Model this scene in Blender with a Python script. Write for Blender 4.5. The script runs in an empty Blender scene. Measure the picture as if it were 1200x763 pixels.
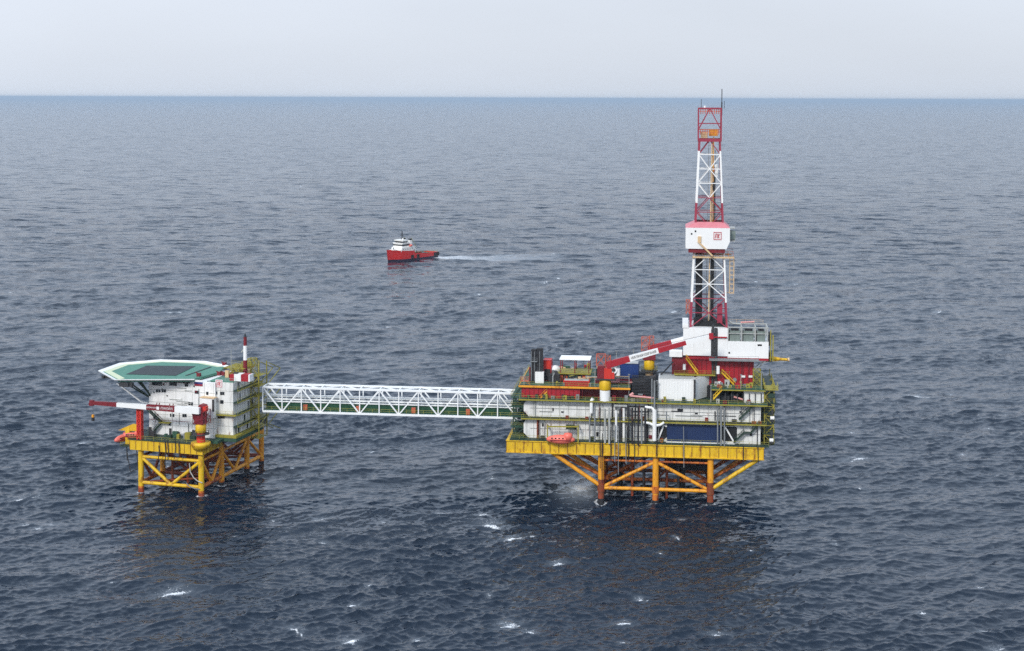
import bpy, math, random
import numpy as np
from mathutils import Vector, Matrix, Euler

random.seed(7)
SC = bpy.context.scene
COL = SC.collection
R = math.radians

# ------------------------------------------------------------------ survey
# The camera is solved from the horizon and the platform legs; the platforms
# are surveyed against it, so that sizes below are metres in a local frame.
F, CX = 1745.0, 600.0
PITCH = R(2.6)
CY = 115.0 + F * math.tan(PITCH)       # the picture is a lower crop: the lens axis sits above its middle
ROLL = R(0.19)
H = 118.6

def ray(px, py):
    x, y = px - CX, py - CY
    c, s = math.cos(ROLL), math.sin(ROLL)
    x, y = c * x + s * y, -s * x + c * y
    cp, sp = math.cos(PITCH), math.sin(PITCH)
    return x, F * cp - y * sp, -F * sp - y * cp

def sea_at(px, py, z=0.0):
    d = ray(px, py)
    t = (z - H) / d[2]
    return d[0] * t, d[1] * t

class Frame:
    """a platform's own axes: x along its front, v away from the viewer, z up"""
    def __init__(s, o, deg):
        s.o, s.a = o, R(deg)
        s.u = (math.cos(s.a), -math.sin(s.a))
        s.n = (math.sin(s.a), math.cos(s.a))
    def at(s, px, py, v):
        d = ray(px, py)
        k = (v + s.o[0] * s.n[0] + s.o[1] * s.n[1]) / (d[0] * s.n[0] + d[1] * s.n[1])
        p = (d[0] * k, d[1] * k)
        return Vector(((p[0] - s.o[0]) * s.u[0] + (p[1] - s.o[1]) * s.u[1], v, H + d[2] * k))
    def X(s, px, v, py=470):
        return s.at(px, py, v).x
    def Z(s, py, v, px=750):
        return s.at(px, py, v).z
    def side(s, px, py, x):
        d = ray(px, py)
        k = (x + s.o[0] * s.u[0] + s.o[1] * s.u[1]) / (d[0] * s.u[0] + d[1] * s.u[1])
        p = (d[0] * k, d[1] * k)
        return Vector((x, (p[0] - s.o[0]) * s.n[0] + (p[1] - s.o[1]) * s.n[1], H + d[2] * k))
    def lvl(s, px, py, z):
        p = sea_at(px, py, z)
        dx, dy = p[0] - s.o[0], p[1] - s.o[1]
        return Vector((dx * s.u[0] + dy * s.u[1], dx * s.n[0] + dy * s.n[1], z))
    def world(s, p):
        return Vector((s.o[0] + s.u[0] * p[0] + s.n[0] * p[1], s.o[1] + s.u[1] * p[0] + s.n[1] * p[1], p[2]))

# ------------------------------------------------------------------ materials
def lin(c):
    return tuple(((v / 255) / 12.92 if v / 255 <= 0.04045 else ((v / 255 + 0.055) / 1.055) ** 2.4) for v in c) + (1.0,)

MATS = {}
def nd(nt, t, **kw):
    n = nt.nodes.new(t)
    for k, v in kw.items():
        setattr(n, k, v)
    return n

def paint(name, rgb, grime=0.35, rust=0.10, rough=0.5, gcol=(70, 62, 52), metal=0.0, streak=0.16, rcol=(120, 62, 30)):
    m = bpy.data.materials.new(name)
    m.use_nodes = True
    nt = m.node_tree
    b = nt.nodes['Principled BSDF']
    tc = nd(nt, 'ShaderNodeTexCoord')
    mp = nd(nt, 'ShaderNodeMapping')
    mp.inputs['Scale'].default_value = (1, 1, streak)
    nt.links.new(tc.outputs['Object'], mp.inputs[0])
    n1 = nd(nt, 'ShaderNodeTexNoise')
    n1.inputs['Scale'].default_value = 0.9
    n1.inputs['Detail'].default_value = 6
    n1.inputs['Roughness'].default_value = 0.7
    nt.links.new(mp.outputs[0], n1.inputs['Vector'])
    r1 = nd(nt, 'ShaderNodeMapRange')
    r1.inputs[1].default_value, r1.inputs[2].default_value = 0.45, 0.75
    r1.inputs[3].default_value, r1.inputs[4].default_value = 0.0, grime
    nt.links.new(n1.outputs[0], r1.inputs[0])
    mx = nd(nt, 'ShaderNodeMix', data_type='RGBA')
    mx.inputs[6].default_value = lin(rgb)
    mx.inputs[7].default_value = lin(gcol)
    nt.links.new(r1.outputs[0], mx.inputs[0])
    n2 = nd(nt, 'ShaderNodeTexNoise')
    n2.inputs['Scale'].default_value = 0.55
    n2.inputs['Detail'].default_value = 8
    n2.inputs['Roughness'].default_value = 0.75
    mp2 = nd(nt, 'ShaderNodeMapping')
    mp2.inputs['Scale'].default_value = (1, 1, 0.4)
    mp2.inputs['Location'].default_value = (37, 11, 5)
    nt.links.new(tc.outputs['Object'], mp2.inputs[0])
    nt.links.new(mp2.outputs[0], n2.inputs['Vector'])
    r2 = nd(nt, 'ShaderNodeMapRange')
    t = 0.72 - rust * 0.9
    r2.inputs[1].default_value, r2.inputs[2].default_value = t, t + 0.10
    r2.inputs[3].default_value, r2.inputs[4].default_value = 0.0, min(1.0, 0.35 + rust * 2)
    nt.links.new(n2.outputs[0], r2.inputs[0])
    mx2 = nd(nt, 'ShaderNodeMix', data_type='RGBA')
    nt.links.new(mx.outputs[2], mx2.inputs[6])
    mx2.inputs[7].default_value = lin(rcol)
    nt.links.new(r2.outputs[0], mx2.inputs[0])
    nt.links.new(mx2.outputs[2], b.inputs['Base Color'])
    b.inputs['Roughness'].default_value = rough
    b.inputs['Metallic'].default_value = metal
    MATS[name] = m
    return m

paint('white_paint', (238, 238, 236), 0.22, 0.06, 0.45, (124, 122, 114))
paint('white_stained', (228, 228, 224), 0.55, 0.17, 0.55, (108, 108, 100))
paint('white_clean', (238, 238, 236), 0.10, 0.01, 0.4, (150, 145, 140))
paint('bridge_white', (240, 242, 242), 0.15, 0.03, 0.45, (140, 135, 125))
paint('yellow_paint', (226, 184, 26), 0.5, 0.22, 0.5, (150, 100, 20), rcol=(140, 74, 24))
paint('yellow_rib', (140, 98, 18), 0.4, 0.2, 0.6)
paint('orange_yellow', (232, 160, 30), 0.45, 0.22, 0.55, (170, 84, 24), rcol=(140, 58, 20))
paint('orange_steel', (208, 118, 34), 0.55, 0.28, 0.6, (140, 60, 24), rcol=(120, 44, 20))
paint('rust_steel', (150, 62, 30), 0.6, 0.3, 0.7, (90, 36, 22))
paint('red_paint', (164, 26, 40), 0.35, 0.06, 0.45, (90, 20, 28))
paint('red_orange', (206, 48, 34), 0.3, 0.08, 0.5, (120, 40, 30))
paint('dark_red', (120, 20, 32), 0.4, 0.1, 0.55, (60, 20, 26))
paint('derrick_red', (152, 46, 68), 0.3, 0.06, 0.5, (100, 40, 50))
paint('pale_pink', (214, 150, 146), 0.3, 0.05, 0.55)
paint('pink_roof', (208, 126, 134), 0.3, 0.05, 0.55, (160, 80, 80))
paint('lifeboat_orange', (238, 118, 102), 0.25, 0.03, 0.4, (190, 80, 60))
paint('deck_green', (44, 82, 62), 0.5, 0.12, 0.7, (40, 44, 38))
paint('bridge_green', (22, 74, 50), 0.4, 0.05, 0.6, (24, 60, 44))
paint('dark_green', (34, 58, 44), 0.4, 0.1, 0.6, (30, 36, 30))
paint('yellow_green', (152, 142, 44), 0.5, 0.12, 0.6, (84, 84, 44))
paint('rail_yellow', (166, 160, 72), 0.4, 0.10, 0.6, (100, 96, 50))
paint('heli_green', (62, 122, 102), 0.6, 0.04, 0.6, (110, 150, 130))
paint('heli_cream', (206, 212, 178), 0.55, 0.12, 0.6, (150, 170, 140), streak=1.0, rcol=(190, 120, 100))
paint('net_dark', (44, 50, 54), 0.5, 0.0, 0.8, (84, 92, 94), streak=1.0)
paint('blue_paint', (24, 58, 120), 0.35, 0.04, 0.45, (30, 40, 70))
paint('navy_panel', (20, 44, 86), 0.3, 0.04, 0.5, (24, 34, 60))
paint('black_steel', (30, 31, 36), 0.5, 0.1, 0.6, (60, 55, 52))
paint('dark_steel', (52, 52, 54), 0.5, 0.12, 0.6, (36, 32, 30))
paint('grey_steel', (128, 132, 134), 0.5, 0.12, 0.55, (80, 78, 74))
paint('pale_grey', (172, 174, 170), 0.4, 0.10, 0.55, (110, 106, 98))
paint('tank_grey', (122, 134, 128), 0.5, 0.08, 0.5, (70, 76, 70))
paint('beige_paint', (214, 184, 142), 0.35, 0.12, 0.55, (160, 110, 70))
paint('lattice_orange', (190, 92, 62), 0.4, 0.16, 0.6, (150, 60, 44))
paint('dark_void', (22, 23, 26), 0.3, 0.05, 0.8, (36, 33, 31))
paint('hull_red', (206, 42, 40), 0.3, 0.06, 0.45, (120, 26, 28))
paint('hull_dark', (38, 28, 52), 0.4, 0.05, 0.5, (30, 26, 34))
paint('ship_white', (238, 236, 230), 0.15, 0.03, 0.45, (160, 150, 140))
paint('rubber_black', (24, 22, 24), 0.3, 0.0, 0.8)
paint('ink_red', (186, 34, 60), 0.1, 0.0, 0.6)
paint('ink_black', (26, 26, 32), 0.1, 0.0, 0.6)
paint('flag_blue', (40, 58, 124), 0.1, 0.0, 0.7)
paint('flag_red', (150, 36, 54), 0.1, 0.0, 0.7)

def glass(name):
    m = bpy.data.materials.new(name)
    m.use_nodes = True
    b = m.node_tree.nodes['Principled BSDF']
    b.inputs['Base Color'].default_value = (0.012, 0.014, 0.016, 1)
    b.inputs['Roughness'].default_value = 0.08
    MATS[name] = m
glass('window_glass')

# ------------------------------------------------------------------ mesh building
class MB:
    def __init__(s):
        s.v, s.f, s.mi, s.mats, s.sm = [], [], [], [], []
        s.cur = 0
    def use(s, mat):
        if mat not in s.mats:
            s.mats.append(mat)
        s.cur = s.mats.index(mat)
        return s
    def add(s, vs, fs, smooth=False):
        b = len(s.v)
        s.v += [tuple(p) for p in vs]
        for f in fs:
            s.f.append(tuple(i + b for i in f))
            s.mi.append(s.cur)
            s.sm.append(smooth)
        return s
    def box(s, x0, x1, y0, y1, z0, z1):
        vs = [(x, y, z) for z in (z0, z1) for y in (y0, y1) for x in (x0, x1)]
        return s.add(vs, [(0, 2, 3, 1), (4, 5, 7, 6), (0, 1, 5, 4), (2, 6, 7, 3), (0, 4, 6, 2), (1, 3, 7, 5)])
    def obox(s, c, sx, sy, sz, rz):
        """box of the given size with its base centre at c, turned by rz degrees"""
        co, si = math.cos(R(rz)), math.sin(R(rz))
        vs = []
        for z in (0, sz):
            for y in (-sy / 2, sy / 2):
                for x in (-sx / 2, sx / 2):
                    vs.append((c[0] + co * x - si * y, c[1] + si * x + co * y, c[2] + z))
        return s.add(vs, [(0, 2, 3, 1), (4, 5, 7, 6), (0, 1, 5, 4), (2, 6, 7, 3), (0, 4, 6, 2), (1, 3, 7, 5)])
    def tube(s, p, q, r, n=10, r2=None, caps=True):
        p, q = Vector(p), Vector(q)
        d = (q - p)
        if d.length < 1e-6:
            return s
        d.normalize()
        a = Vector((0, 0, 1)) if abs(d.z) < 0.9 else Vector((1, 0, 0))
        e1 = d.cross(a).normalized()
        e2 = d.cross(e1)
        r2 = r if r2 is None else r2
        vs = []
        for c, rr in ((p, r), (q, r2)):
            for i in range(n):
                t = 2 * math.pi * i / n
                vs.append(c + (e1 * math.cos(t) + e2 * math.sin(t)) * rr)
        s.add(vs, [(i, i + n, (i + 1) % n + n, (i + 1) % n) for i in range(n)], n > 5)
        if caps:
            s.add(vs[:n], [tuple(range(n))])
            s.add(vs[n:], [tuple(reversed(range(n)))])
        return s
    def bar(s, p, q, w, h=None):
        """rectangular bar"""
        h = h or w
        p, q = Vector(p), Vector(q)
        d = (q - p).normalized()
        a = Vector((0, 0, 1)) if abs(d.z) < 0.95 else Vector((0, 1, 0))
        e1 = d.cross(a).normalized() * (w / 2)
        e2 = d.cross(e1).normalized() * (h / 2)
        vs = [c + e1 * i + e2 * j for c in (p, q) for (i, j) in ((-1, -1), (1, -1), (1, 1), (-1, 1))]
        return s.add(vs, [(0, 3, 2, 1), (4, 5, 6, 7), (0, 1, 5, 4), (1, 2, 6, 5), (2, 3, 7, 6), (3, 0, 4, 7)])
    def path(s, ps, r, n=8):
        for a, b in zip(ps[:-1], ps[1:]):
            s.tube(a, b, r, n)
        return s
    def prism(s, poly, axis, a, b):
        """poly: list of 2-D points; axis 'y': points are (x,z); 'z': (x,y); 'x': (y,z)"""
        def mk(p, t):
            return {'y': (p[0], t, p[1]), 'z': (p[0], p[1], t), 'x': (t, p[0], p[1])}[axis]
        n = len(poly)
        vs = [mk(p, a) for p in poly] + [mk(p, b) for p in poly]
        fs = [(i, (i + 1) % n, (i + 1) % n + n, i + n) for i in range(n)]
        fs += [tuple(reversed(range(n))), tuple(range(n, 2 * n))]
        return s.add(vs, fs)
    def lathe(s, prof, c, n=16):
        vs, fs = [], []
        for r, z in prof:
            for i in range(n):
                t = 2 * math.pi * i / n
                vs.append((c[0] + r * math.cos(t), c[1] + r * math.sin(t), c[2] + z))
        for k in range(len(prof) - 1):
            for i in range(n):
                fs.append((k * n + i, k * n + (i + 1) % n, (k + 1) * n + (i + 1) % n, (k + 1) * n + i))
        fs.append(tuple(reversed(range(n))))
        fs.append(tuple((len(prof) - 1) * n + i for i in range(n)))
        return s.add(vs, fs, True)
    def rail(s, ps, h=1.1, step=2.8, w=0.06):
        ps = [Vector(p) for p in ps]
        up = Vector((0, 0, 1))
        for a, b in zip(ps[:-1], ps[1:]):
            n = max(1, round((b - a).length / step))
            for i in range(n + 1):
                c = a.lerp(b, i / n)
                s.bar(c, c + up * h, w)
            s.bar(a + up * h, b + up * h, w)
            s.bar(a + up * h * 0.52, b + up * h * 0.52, w * 0.8)
        return s
    def stair(s, p, q, w=0.9, side=(0, 1, 0)):
        p, q, sd = Vector(p), Vector(q), Vector(side) * w
        for o in (Vector(), sd):
            s.bar(p + o, q + o, 0.12, 0.34)
            s.bar(p + o + Vector((0, 0, 1)), q + o + Vector((0, 0, 1)), 0.09)
            for i in range(5):
                c = p.lerp(q, i / 4) + o
                s.bar(c, c + Vector((0, 0, 1)), 0.07)
        n = max(3, int(abs(q.z - p.z) / 0.28))
        for i in range(1, n):
            c = p.lerp(q, i / n)
            s.bar(c, c + sd, 0.28, 0.05)
        return s
    def mesh(s, name, base=(0, 0, 0)):
        me = bpy.data.meshes.new(name)
        bx, by, bz = base
        me.from_pydata([(x - bx, y - by, z - bz) for x, y, z in s.v], [], s.f)
        me.polygons.foreach_set('material_index', s.mi)
        me.polygons.foreach_set('use_smooth', s.sm)
        for m in (s.mats or ['white_paint']):
            me.materials.append(MATS[m])
        me.update()
        return me

class Thing:
    def __init__(s, fr, name, label, cat, base, group=None, rz=0.0):
        s.fr, s.base = fr, Vector(base)
        o = bpy.data.objects.new(name, None)
        o.empty_display_size = 1
        COL.objects.link(o)
        w = fr.world(base)
        o.location = w
        o.rotation_euler = (0, 0, -fr.a)
        o['label'], o['category'] = label, cat
        if group:
            o['group'] = group
        s.o = o
    def part(s, name, mb, mat=None, parent=None, label=None):
        if mat and not mb.mats:
            mb.mats = [mat]
        o = bpy.data.objects.new(name, mb.mesh(name, s.base))
        COL.objects.link(o)
        o.parent = parent or s.o
        if label:
            o['label'] = label
        return o
    def text(s, name, body, size, p, mat, parent=None, tilt=0.0, align='LEFT', sx=1.0):
        cu = bpy.data.curves.new(name, 'FONT')
        cu.body = body
        cu.size = size
        cu.align_x = align
        cu.align_y = 'CENTER'
        cu.extrude = 0.01
        cu.materials.append(MATS[mat])
        tmp = bpy.data.objects.new(name, cu)
        COL.objects.link(tmp)
        me = bpy.data.meshes.new_from_object(tmp.evaluated_get(bpy.context.evaluated_depsgraph_get()))
        bpy.data.objects.remove(tmp)
        o = bpy.data.objects.new(name, me)
        COL.objects.link(o)
        o.parent = parent or s.o
        o.location = Vector(p) - s.base
        o.rotation_euler = Euler((R(90), -tilt, 0), 'XYZ')
        o.scale = (sx, 1, 1)
        return o

def single(fr, name, label, cat, mb, base, mat=None, group=None):
    """a thing that is one mesh"""
    if mat and not mb.mats:
        mb.mats = [mat]
    o = bpy.data.objects.new(name, mb.mesh(name, base))
    COL.objects.link(o)
    o.location = fr.world(base)
    o.rotation_euler = (0, 0, -fr.a)
    o['label'], o['category'] = label, cat
    if group:
        o['group'] = group
    return o

def m_(mat=None):
    b = MB()
    if mat:
        b.use(mat)
    return b

M = Frame(sea_at(768, 591), 6.5)       # drilling platform
A = Frame(sea_at(236, 582), 16.0)      # accommodation platform
V = Vector

# ================================================================== DRILLING PLATFORM
GZ0, GZ1 = M.Z(535, -1.5, 750), M.Z(520, -1.5, 750)

dp = Thing(M, 'drilling_platform', 'wide offshore platform with a yellow deck girder and white module tiers carrying the drilling tower', 'offshore platform', (-6, 10, 0))
ZB, ZT = M.Z(573.5, 0, 768), M.Z(541, 0, 768)
LX = [-15.9, 0.0, 15.9]
def leg_mb(x, v, rust):
    b = m_('orange_yellow' if not rust else 'orange_yellow')
    zs = 7.0 if rust else 3.0
    b.tube((x, v, zs), (x, v, GZ0 + .1), 0.92, 14)
    b.use('rust_steel' if rust else 'orange_steel')
    b.tube((x, v, 1.3), (x, v, zs), 0.92, 14)
    b.use('black_steel').tube((x, v, -6), (x, v, 1.3), 0.95, 14)
    b.use('rust_steel' if rust else 'orange_steel')
    for z in (ZB,):
        b.tube((x, v, z - 1.0), (x, v, z + 1.0), 1.12, 14)
    return b
for vi, v in enumerate((0.0, 11.0, 22.0)):
    for xi, x in enumerate(LX):
        dp.part('leg', leg_mb(x, v, xi != 1))
def brace(th, p, q, r, mat):
    th.part('brace', m_(mat).tube(p, q, r, 10))
ZB, ZT = M.Z(573.5, 0, 768), M.Z(541, 0, 768)
for vi, v in enumerate((0.0, 11.0, 22.0)):
    m1 = 'orange_yellow' if vi == 0 else 'orange_steel'
    for x0, x1 in ((LX[0], LX[1]), (LX[1], LX[2])):
        brace(dp, (x0, v, ZB), (x1, v, ZB), 0.55, m1)
        brace(dp, (x0, v, ZT), (x1, v, ZT), 0.32, 'orange_steel')
    brace(dp, (LX[0], v, ZB), (LX[1], v, ZT), 0.5, m1)
    brace(dp, (LX[1], v, ZT), (LX[2], v, ZB), 0.5, m1)
    brace(dp, (-30.5, v, GZ0 + .1), (LX[0], v, ZB + 0.4), 0.62, 'orange_yellow')
    brace(dp, (30.0 if vi == 0 else 29, v, GZ0 + .1), (LX[2], v, ZB + 0.4), 0.62, 'yellow_paint' if vi == 0 else 'orange_yellow')
for v in (11.0, 22.0):
    brace(dp, (LX[0], v, ZT), (-8, v, ZB), .34, 'orange_steel')
    brace(dp, (LX[1], v, ZB), (8, v, ZT), .34, 'orange_steel')
for v in (5.5, 16.5):
    brace(dp, (LX[0], v, ZT), (LX[2], v, ZT), .3, 'rust_steel')
    brace(dp, (-32, v, GZ0 + .1), (LX[0], v, ZB + 2), .4, 'orange_steel')
    brace(dp, (29, v, GZ0 + .1), (LX[2], v, ZB + 2), .4, 'orange_steel')
for x in LX:
    for v0 in (0, 11):
        brace(dp, (x, v0, ZB), (x, v0 + 11, ZB), 0.45, 'orange_steel')
        brace(dp, (x, v0, ZB), (x, v0 + 11, ZT), 0.4, 'orange_steel')
dp.part('wellbay_shade_box', m_('dark_void').box(2.5, 15, 8.5, 20, 8.2, GZ0 + .05))  # near-black box added to paint the shaded interior under the deck
for k in range(10):      # well conductors
    x = -7 + (k % 5) * 3.4
    v = 7 + (k // 5) * 6
    dp.part('well_pipe', m_('dark_steel' if k % 3 else 'rust_steel').tube((x, v, -5), (x, v, GZ0 + .1), 0.42, 10))
dp.part('pump_caisson', m_('dark_steel').tube((7.5, 15, -5), (7.5, 15, GZ0 + .1), 1.3, 14))
dp.part('pump_caisson', m_('dark_steel').tube((-11, 15, -5), (-11, 15, GZ0 + .1), 1.0, 14))
# under-deck clutter
b = m_('dark_steel')
for k in range(26):
    x = random.uniform(-40, 28)
    b.box(x, x + random.uniform(1, 4), random.uniform(2, 30), random.uniform(31, 32.5), GZ0 - .7, GZ0 - .01)
dp.part('under_deck_piping', b)
# yellow girder
GX0, GX1 = -43.8, 31.1
b = m_('yellow_paint').box(GX0, GX1, -1.5, 33, GZ0, GZ1)
b.use('yellow_rib')
n = 29
for i in range(n + 1):
    x = GX0 + (GX1 - GX0) * i / n
    b.box(max(GX0 - .05, x - 0.09), min(GX1 + .05, x + 0.09), -1.66, -1.45, GZ0 + .25, GZ1 - .3)
b.use('yellow_paint')
b.box(GX0 - .1, GX1 + .1, -1.85, -1.45, GZ1 - .32, GZ1 - .02)
b.box(GX0 - .1, GX1 + .1, -1.85, -1.45, GZ0 + .02, GZ0 + .3)
dp.part('deck_girder', b)
dp.part('walkway', m_('dark_green').box(GX0 + 1, GX1 + 1.5, -1.9, 33, GZ1 + .01, GZ1 + .3), label='dark green grating walkway on the girder')

# module tiers
def tier(z0, z1, x0, x1, c, v0, v1, mat):
    return m_(mat).prism([(x0 + c, z0), (x1, z0), (x1, z1), (x0 + c, z1), (x0, z1 - c), (x0, z0 + c)], 'y', v0, v1)
T1a, T1b, T2a, T2b = 18.45, 24.25, 24.85, 29.85
t1 = dp.part('module_wall', tier(T1a, T1b, -38.9, 30.2, 1.5, .6, 30, 'white_stained'), label='lower white stained module tier')
t2 = dp.part('module_wall', tier(T2a, T2b, -38.9, 30.2, 1.5, .6, 30, 'white_stained'), label='upper white stained module tier')
for par, za, zb in ((t1, T1a, T1b), (t2, T2a, T2b)):
    b = m_('pale_grey')
    for i in range(26):
        x = -36 + i * 2.55
        b.box(x, x + .1, .48, .62, za + .3, zb - .3)
    b.use('grey_steel')
    b.box(-37, 30, .5, .61, za + (zb - za) * .48, za + (zb - za) * .48 + .12)
    dp.part('wall_rib', b, parent=par)
dp.part('walkway', m_('dark_green').box(-39.5, 31.8, -1.3, .58, T1b + .02, T1b + .25).use('yellow_green').box(-39.5, 31.8, -1.36, -1.28, T1b + .02, T1b + .42))
dp.part('walkway', m_('deck_green').box(-40.2, 32, -1.6, 30, T2b + .03, T2b + .4).use('yellow_green').box(-40.2, 32, -1.68, -1.58, T2b + .1, T2b + .48))
for z, x0, x1 in ((GZ1 + .3, GX0 + 1, GX1 + 1.4), (T1b + .25, -39.4, 31.7), (T2b + .4, -40, 31.9)):
    dp.part('railing', m_('rail_yellow').rail([(x0, -1.2, z), (x1, -1.2, z)]))
# left end frame (dark green lattice with chamfer braces)
b = m_('dark_green')
for v in (0.9, 8, 16, 24, 29.5):
    for za, zb in ((18.4, 24.3), (24.6, 30.2)):
        b.bar((-42, v, za), (-42, v, zb), .35)
        b.bar((-38.7, v, (za + zb) / 2), (-42, v, za), .3)
        b.bar((-38.7, v, (za + zb) / 2), (-42, v, zb), .3)
    b.bar((-42, v, 30.2), (-39, v, 34), .35)
for z in (18.4, 21.4, 24.4, 27.4, 30.2):
    b.bar((-42, .9, z), (-42, 29.5, z), .3)
    b.bar((-42, .9, z), (-37.5, .9, z), .3)
dp.part('end_frame', b)
b = m_('deck_green')
for z in (18.4, 21.4, 24.5, 27.4, 30.2):
    b.box(-42.8, -38.9, .6, 29.5, z, z + .16)
dp.part('landing', b)
b = m_('yellow_green')
for z in (18.6, 21.6, 24.7, 27.6, 30.4):
    b.rail([(-38.9, .7, z), (-42.8, .7, z), (-42.8, 29, z)])
dp.part('railing', b)

# blue panel and painted recess shade on lower tier
x0, x1 = M.X(782, 0), M.X(845, 0)
b = m_('navy_panel').box(x0, x1, .25, .55, M.Z(519, .3, 812) + .35, M.Z(498, .3, 812))
for i in range(22):
    x = x0 + (x1 - x0) * i / 21
    b.box(x - .06, x + .06, .17, .3, M.Z(519, .3, 812) + .5, M.Z(498, .3, 812) - .1)
dp.part('louvre_panel', b, label='navy blue corrugated panel on the lower tier')
b = m_('white_clean').box(x0 - .3, M.X(862, 0), -.2, .3, GZ1 + .32, M.Z(519, .3, 812) + .3)
dp.part('sill_beam', b)
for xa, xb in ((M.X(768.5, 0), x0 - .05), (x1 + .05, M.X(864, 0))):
    b = m_('dark_void').prism([(xa + .8, T1a + .7), (xb - .8, T1a + .7), (xb, T1a + 1.5), (xb, T1b - 1.2), (xb - .8, T1b - .4), (xa + .8, T1b - .4), (xa, T1b - 1.2), (xa, T1a + 1.5)], 'y', .42, .58)  # near-black plate paints the recess shade; the wall behind is flat
    dp.part('recess_shade', b)
b = m_('white_clean')
xa = M.X(770, 0)
b.bar((xa + .4, .1, T1a + .6), (xa + 2.0, .1, T1b - .8), .42)
b.bar((xa + 2.0, .1, T1b - .8), (x0 - .1, .1, T1b - 1.2), .42)
dp.part('wall_strut', b)
b = m_('white_clean')
xa = M.X(850, 0)
b.bar((xa, .1, T1b - .8), (xa + 2.6, .1, T1a + .6), .42)
dp.part('wall_strut', b)
# stairs on the right end of the front
b = m_('dark_green')
b.stair(M.at(866, 492, -1.0), M.at(883, 476, -1.0), .9)
b.stair(M.at(860, 519, -1.0), M.at(872, 507.5, -1.0), .9)
b.stair(M.at(880, 507.5, -1.0), M.at(890, 497, -1.0), .9)
b.box(M.X(872, -1), M.X(881, -1), -1.1, .4, M.Z(508, -1, 876), M.Z(507, -1, 876))
dp.part('staircase', b)

# pipes and hoses over the front, in the middle
pipes = [(691, 488, 518, .22, 'grey_steel'), (697, 476, 517, .25, 'grey_steel'), (709, 479, 519, .3, 'pale_grey'), (714, 478, 520, .3, 'pale_grey'),
         (722, 481, 518, .35, 'white_paint'), (727, 480, 522, .4, 'dark_steel'), (731, 478, 521, .4, 'white_paint'), (736, 476, 522, .4, 'dark_steel'),
         (741, 478, 520, .3, 'black_steel'), (748, 476, 522, .28, 'black_steel'), (752, 479, 520, .25, 'grey_steel'), (756, 478, 519, .28, 'black_steel'),
         (841, 478, 520, .22, 'grey_steel'), (845, 476, 522, .25, 'grey_steel'), (849, 478, 523, .22, 'grey_steel'), (781, 482, 492, .2, 'grey_steel'), (838, 482, 493, .2, 'dark_steel')]
for px, ya, yb, r, mt in pipes:
    v = random.uniform(-1.9, -.3) if r > .3 else random.uniform(-2.3, -1.9)
    dp.part('riser_pipe', m_(mt).tube(M.at(px, ya, v), M.at(px, yb, v), r, 8))
for px, ya, yb in ((703.5, 478, 549), (716, 500, 546), (721, 498, 541), (725, 502, 556), (737, 485, 540), (744, 478, 551), (734, 505, 544), (801, 500, 548), (706, 508, 566), (770, 505, 538), (871, 522, 545), (888, 524, 543)):
    p, q = M.at(px, ya, -2.2), M.at(px + random.uniform(-.6, .6), yb, -2.2)
    b = m_('black_steel' if px not in (721, 725, 734, 801) else 'grey_steel')
    mid = p.lerp(q, .5) + V((random.uniform(-.15, .15), 0, 0))
    b.path([p, mid, q], .13, 6)
    dp.part('hanging_hose', b)
b = m_('white_clean')
b.tube(M.at(767, 480, -1.8), M.at(767, 516, -1.8), .62, 12)
b.path([M.at(767, 481, -1.8), M.at(764, 478, -1.6), M.at(756, 477, -1.4)], .4, 10)
b.path([M.at(754, 495, -1.8), M.at(761, 496, -1.8), M.at(767, 499, -1.8), M.at(774, 498, -1.4), M.at(778, 495, -1)], .4, 10)
dp.part('vent_pipe', b, label='thick white branching vent pipe')
b = m_('white_clean').tube(M.at(693, 484, -1), M.at(693, 470, -1), .5, 12).tube(M.at(693, 470, -1), M.at(695, 467, -1), .5, 12)
dp.part('vent_pipe', b)
b = m_('grey_steel').tube(M.at(767, 480, -1.8), M.at(767, 446, -1.2), .28, 8)
b.tube(M.at(764, 476, -1.2), M.at(764, 444, -1.2), .2, 8)
dp.part('riser_pipe', b)
for px, py in ((664.5, 489), (687.5, 490.5), (828, 491.5), (762, 512)):
    p = M.at(px, py, .3)
    dp.part('fire_hose_box', m_('dark_red').box(p.x - .45, p.x + .45, .15, .6, p.z - .5, p.z + .5))
for px, py, w, h in ((797, 481, 1.6, .9), (659, 483, .7, .4), (672, 501, 1.8, 1.1), (636, 498, .5, .9), (816, 485, .8, .5), (868, 483, .7, .5), (648, 480, .4, .8), (880, 509, .5, 1.0), (724, 512, 1.0, 1.0), (700, 509, .7, 1.2)):
    p = M.at(px, py, .3)
    dp.part('vent_opening', m_('dark_void').box(p.x - w / 2, p.x + w / 2, .4, .58, p.z - h / 2, p.z + h / 2))

# red upper-deck block, left
DZ = 34.0
rx0, rx1 = M.X(612, 3), M.X(737, 3)
b = m_('red_paint').box(rx0, M.X(680, 3), 1.0, 28, T2b + .42, DZ - .56)
b.use('dark_red').box(M.X(680, 3) + .01, rx1, 4.2, 28, T2b + .42, DZ - .55)
b.use('dark_red')
for i in range(24):
    x = rx0 + 1 + i * 1.3
    b.box(x, x + .12, 4.08 if i > 13 else .88, 4.22 if i > 13 else 1.02, T2b + .6, DZ - .8)
dp.part('machinery_house', b, label='red machinery block under the upper deck')
b = m_('deck_green').box(rx0 - .6, rx1 + .4, .3, 30, DZ - .28, DZ)
b.use('orange_yellow').box(rx0 - .7, rx1 + .45, .1, .32, DZ - .5, DZ + .05)
b.box(rx0 - .8, rx0 - .58, .1, 30, DZ - .5, DZ + .05)
b.use('red_paint').box(rx0, rx1, .6, 29, DZ - .55, DZ - .29)
dp.part('upper_deck', b)
dp.part('railing', m_('rail_yellow').rail([(rx0 - .6, 29, DZ), (rx0 - .6, .4, DZ), (rx1, .4, DZ)]))
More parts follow.
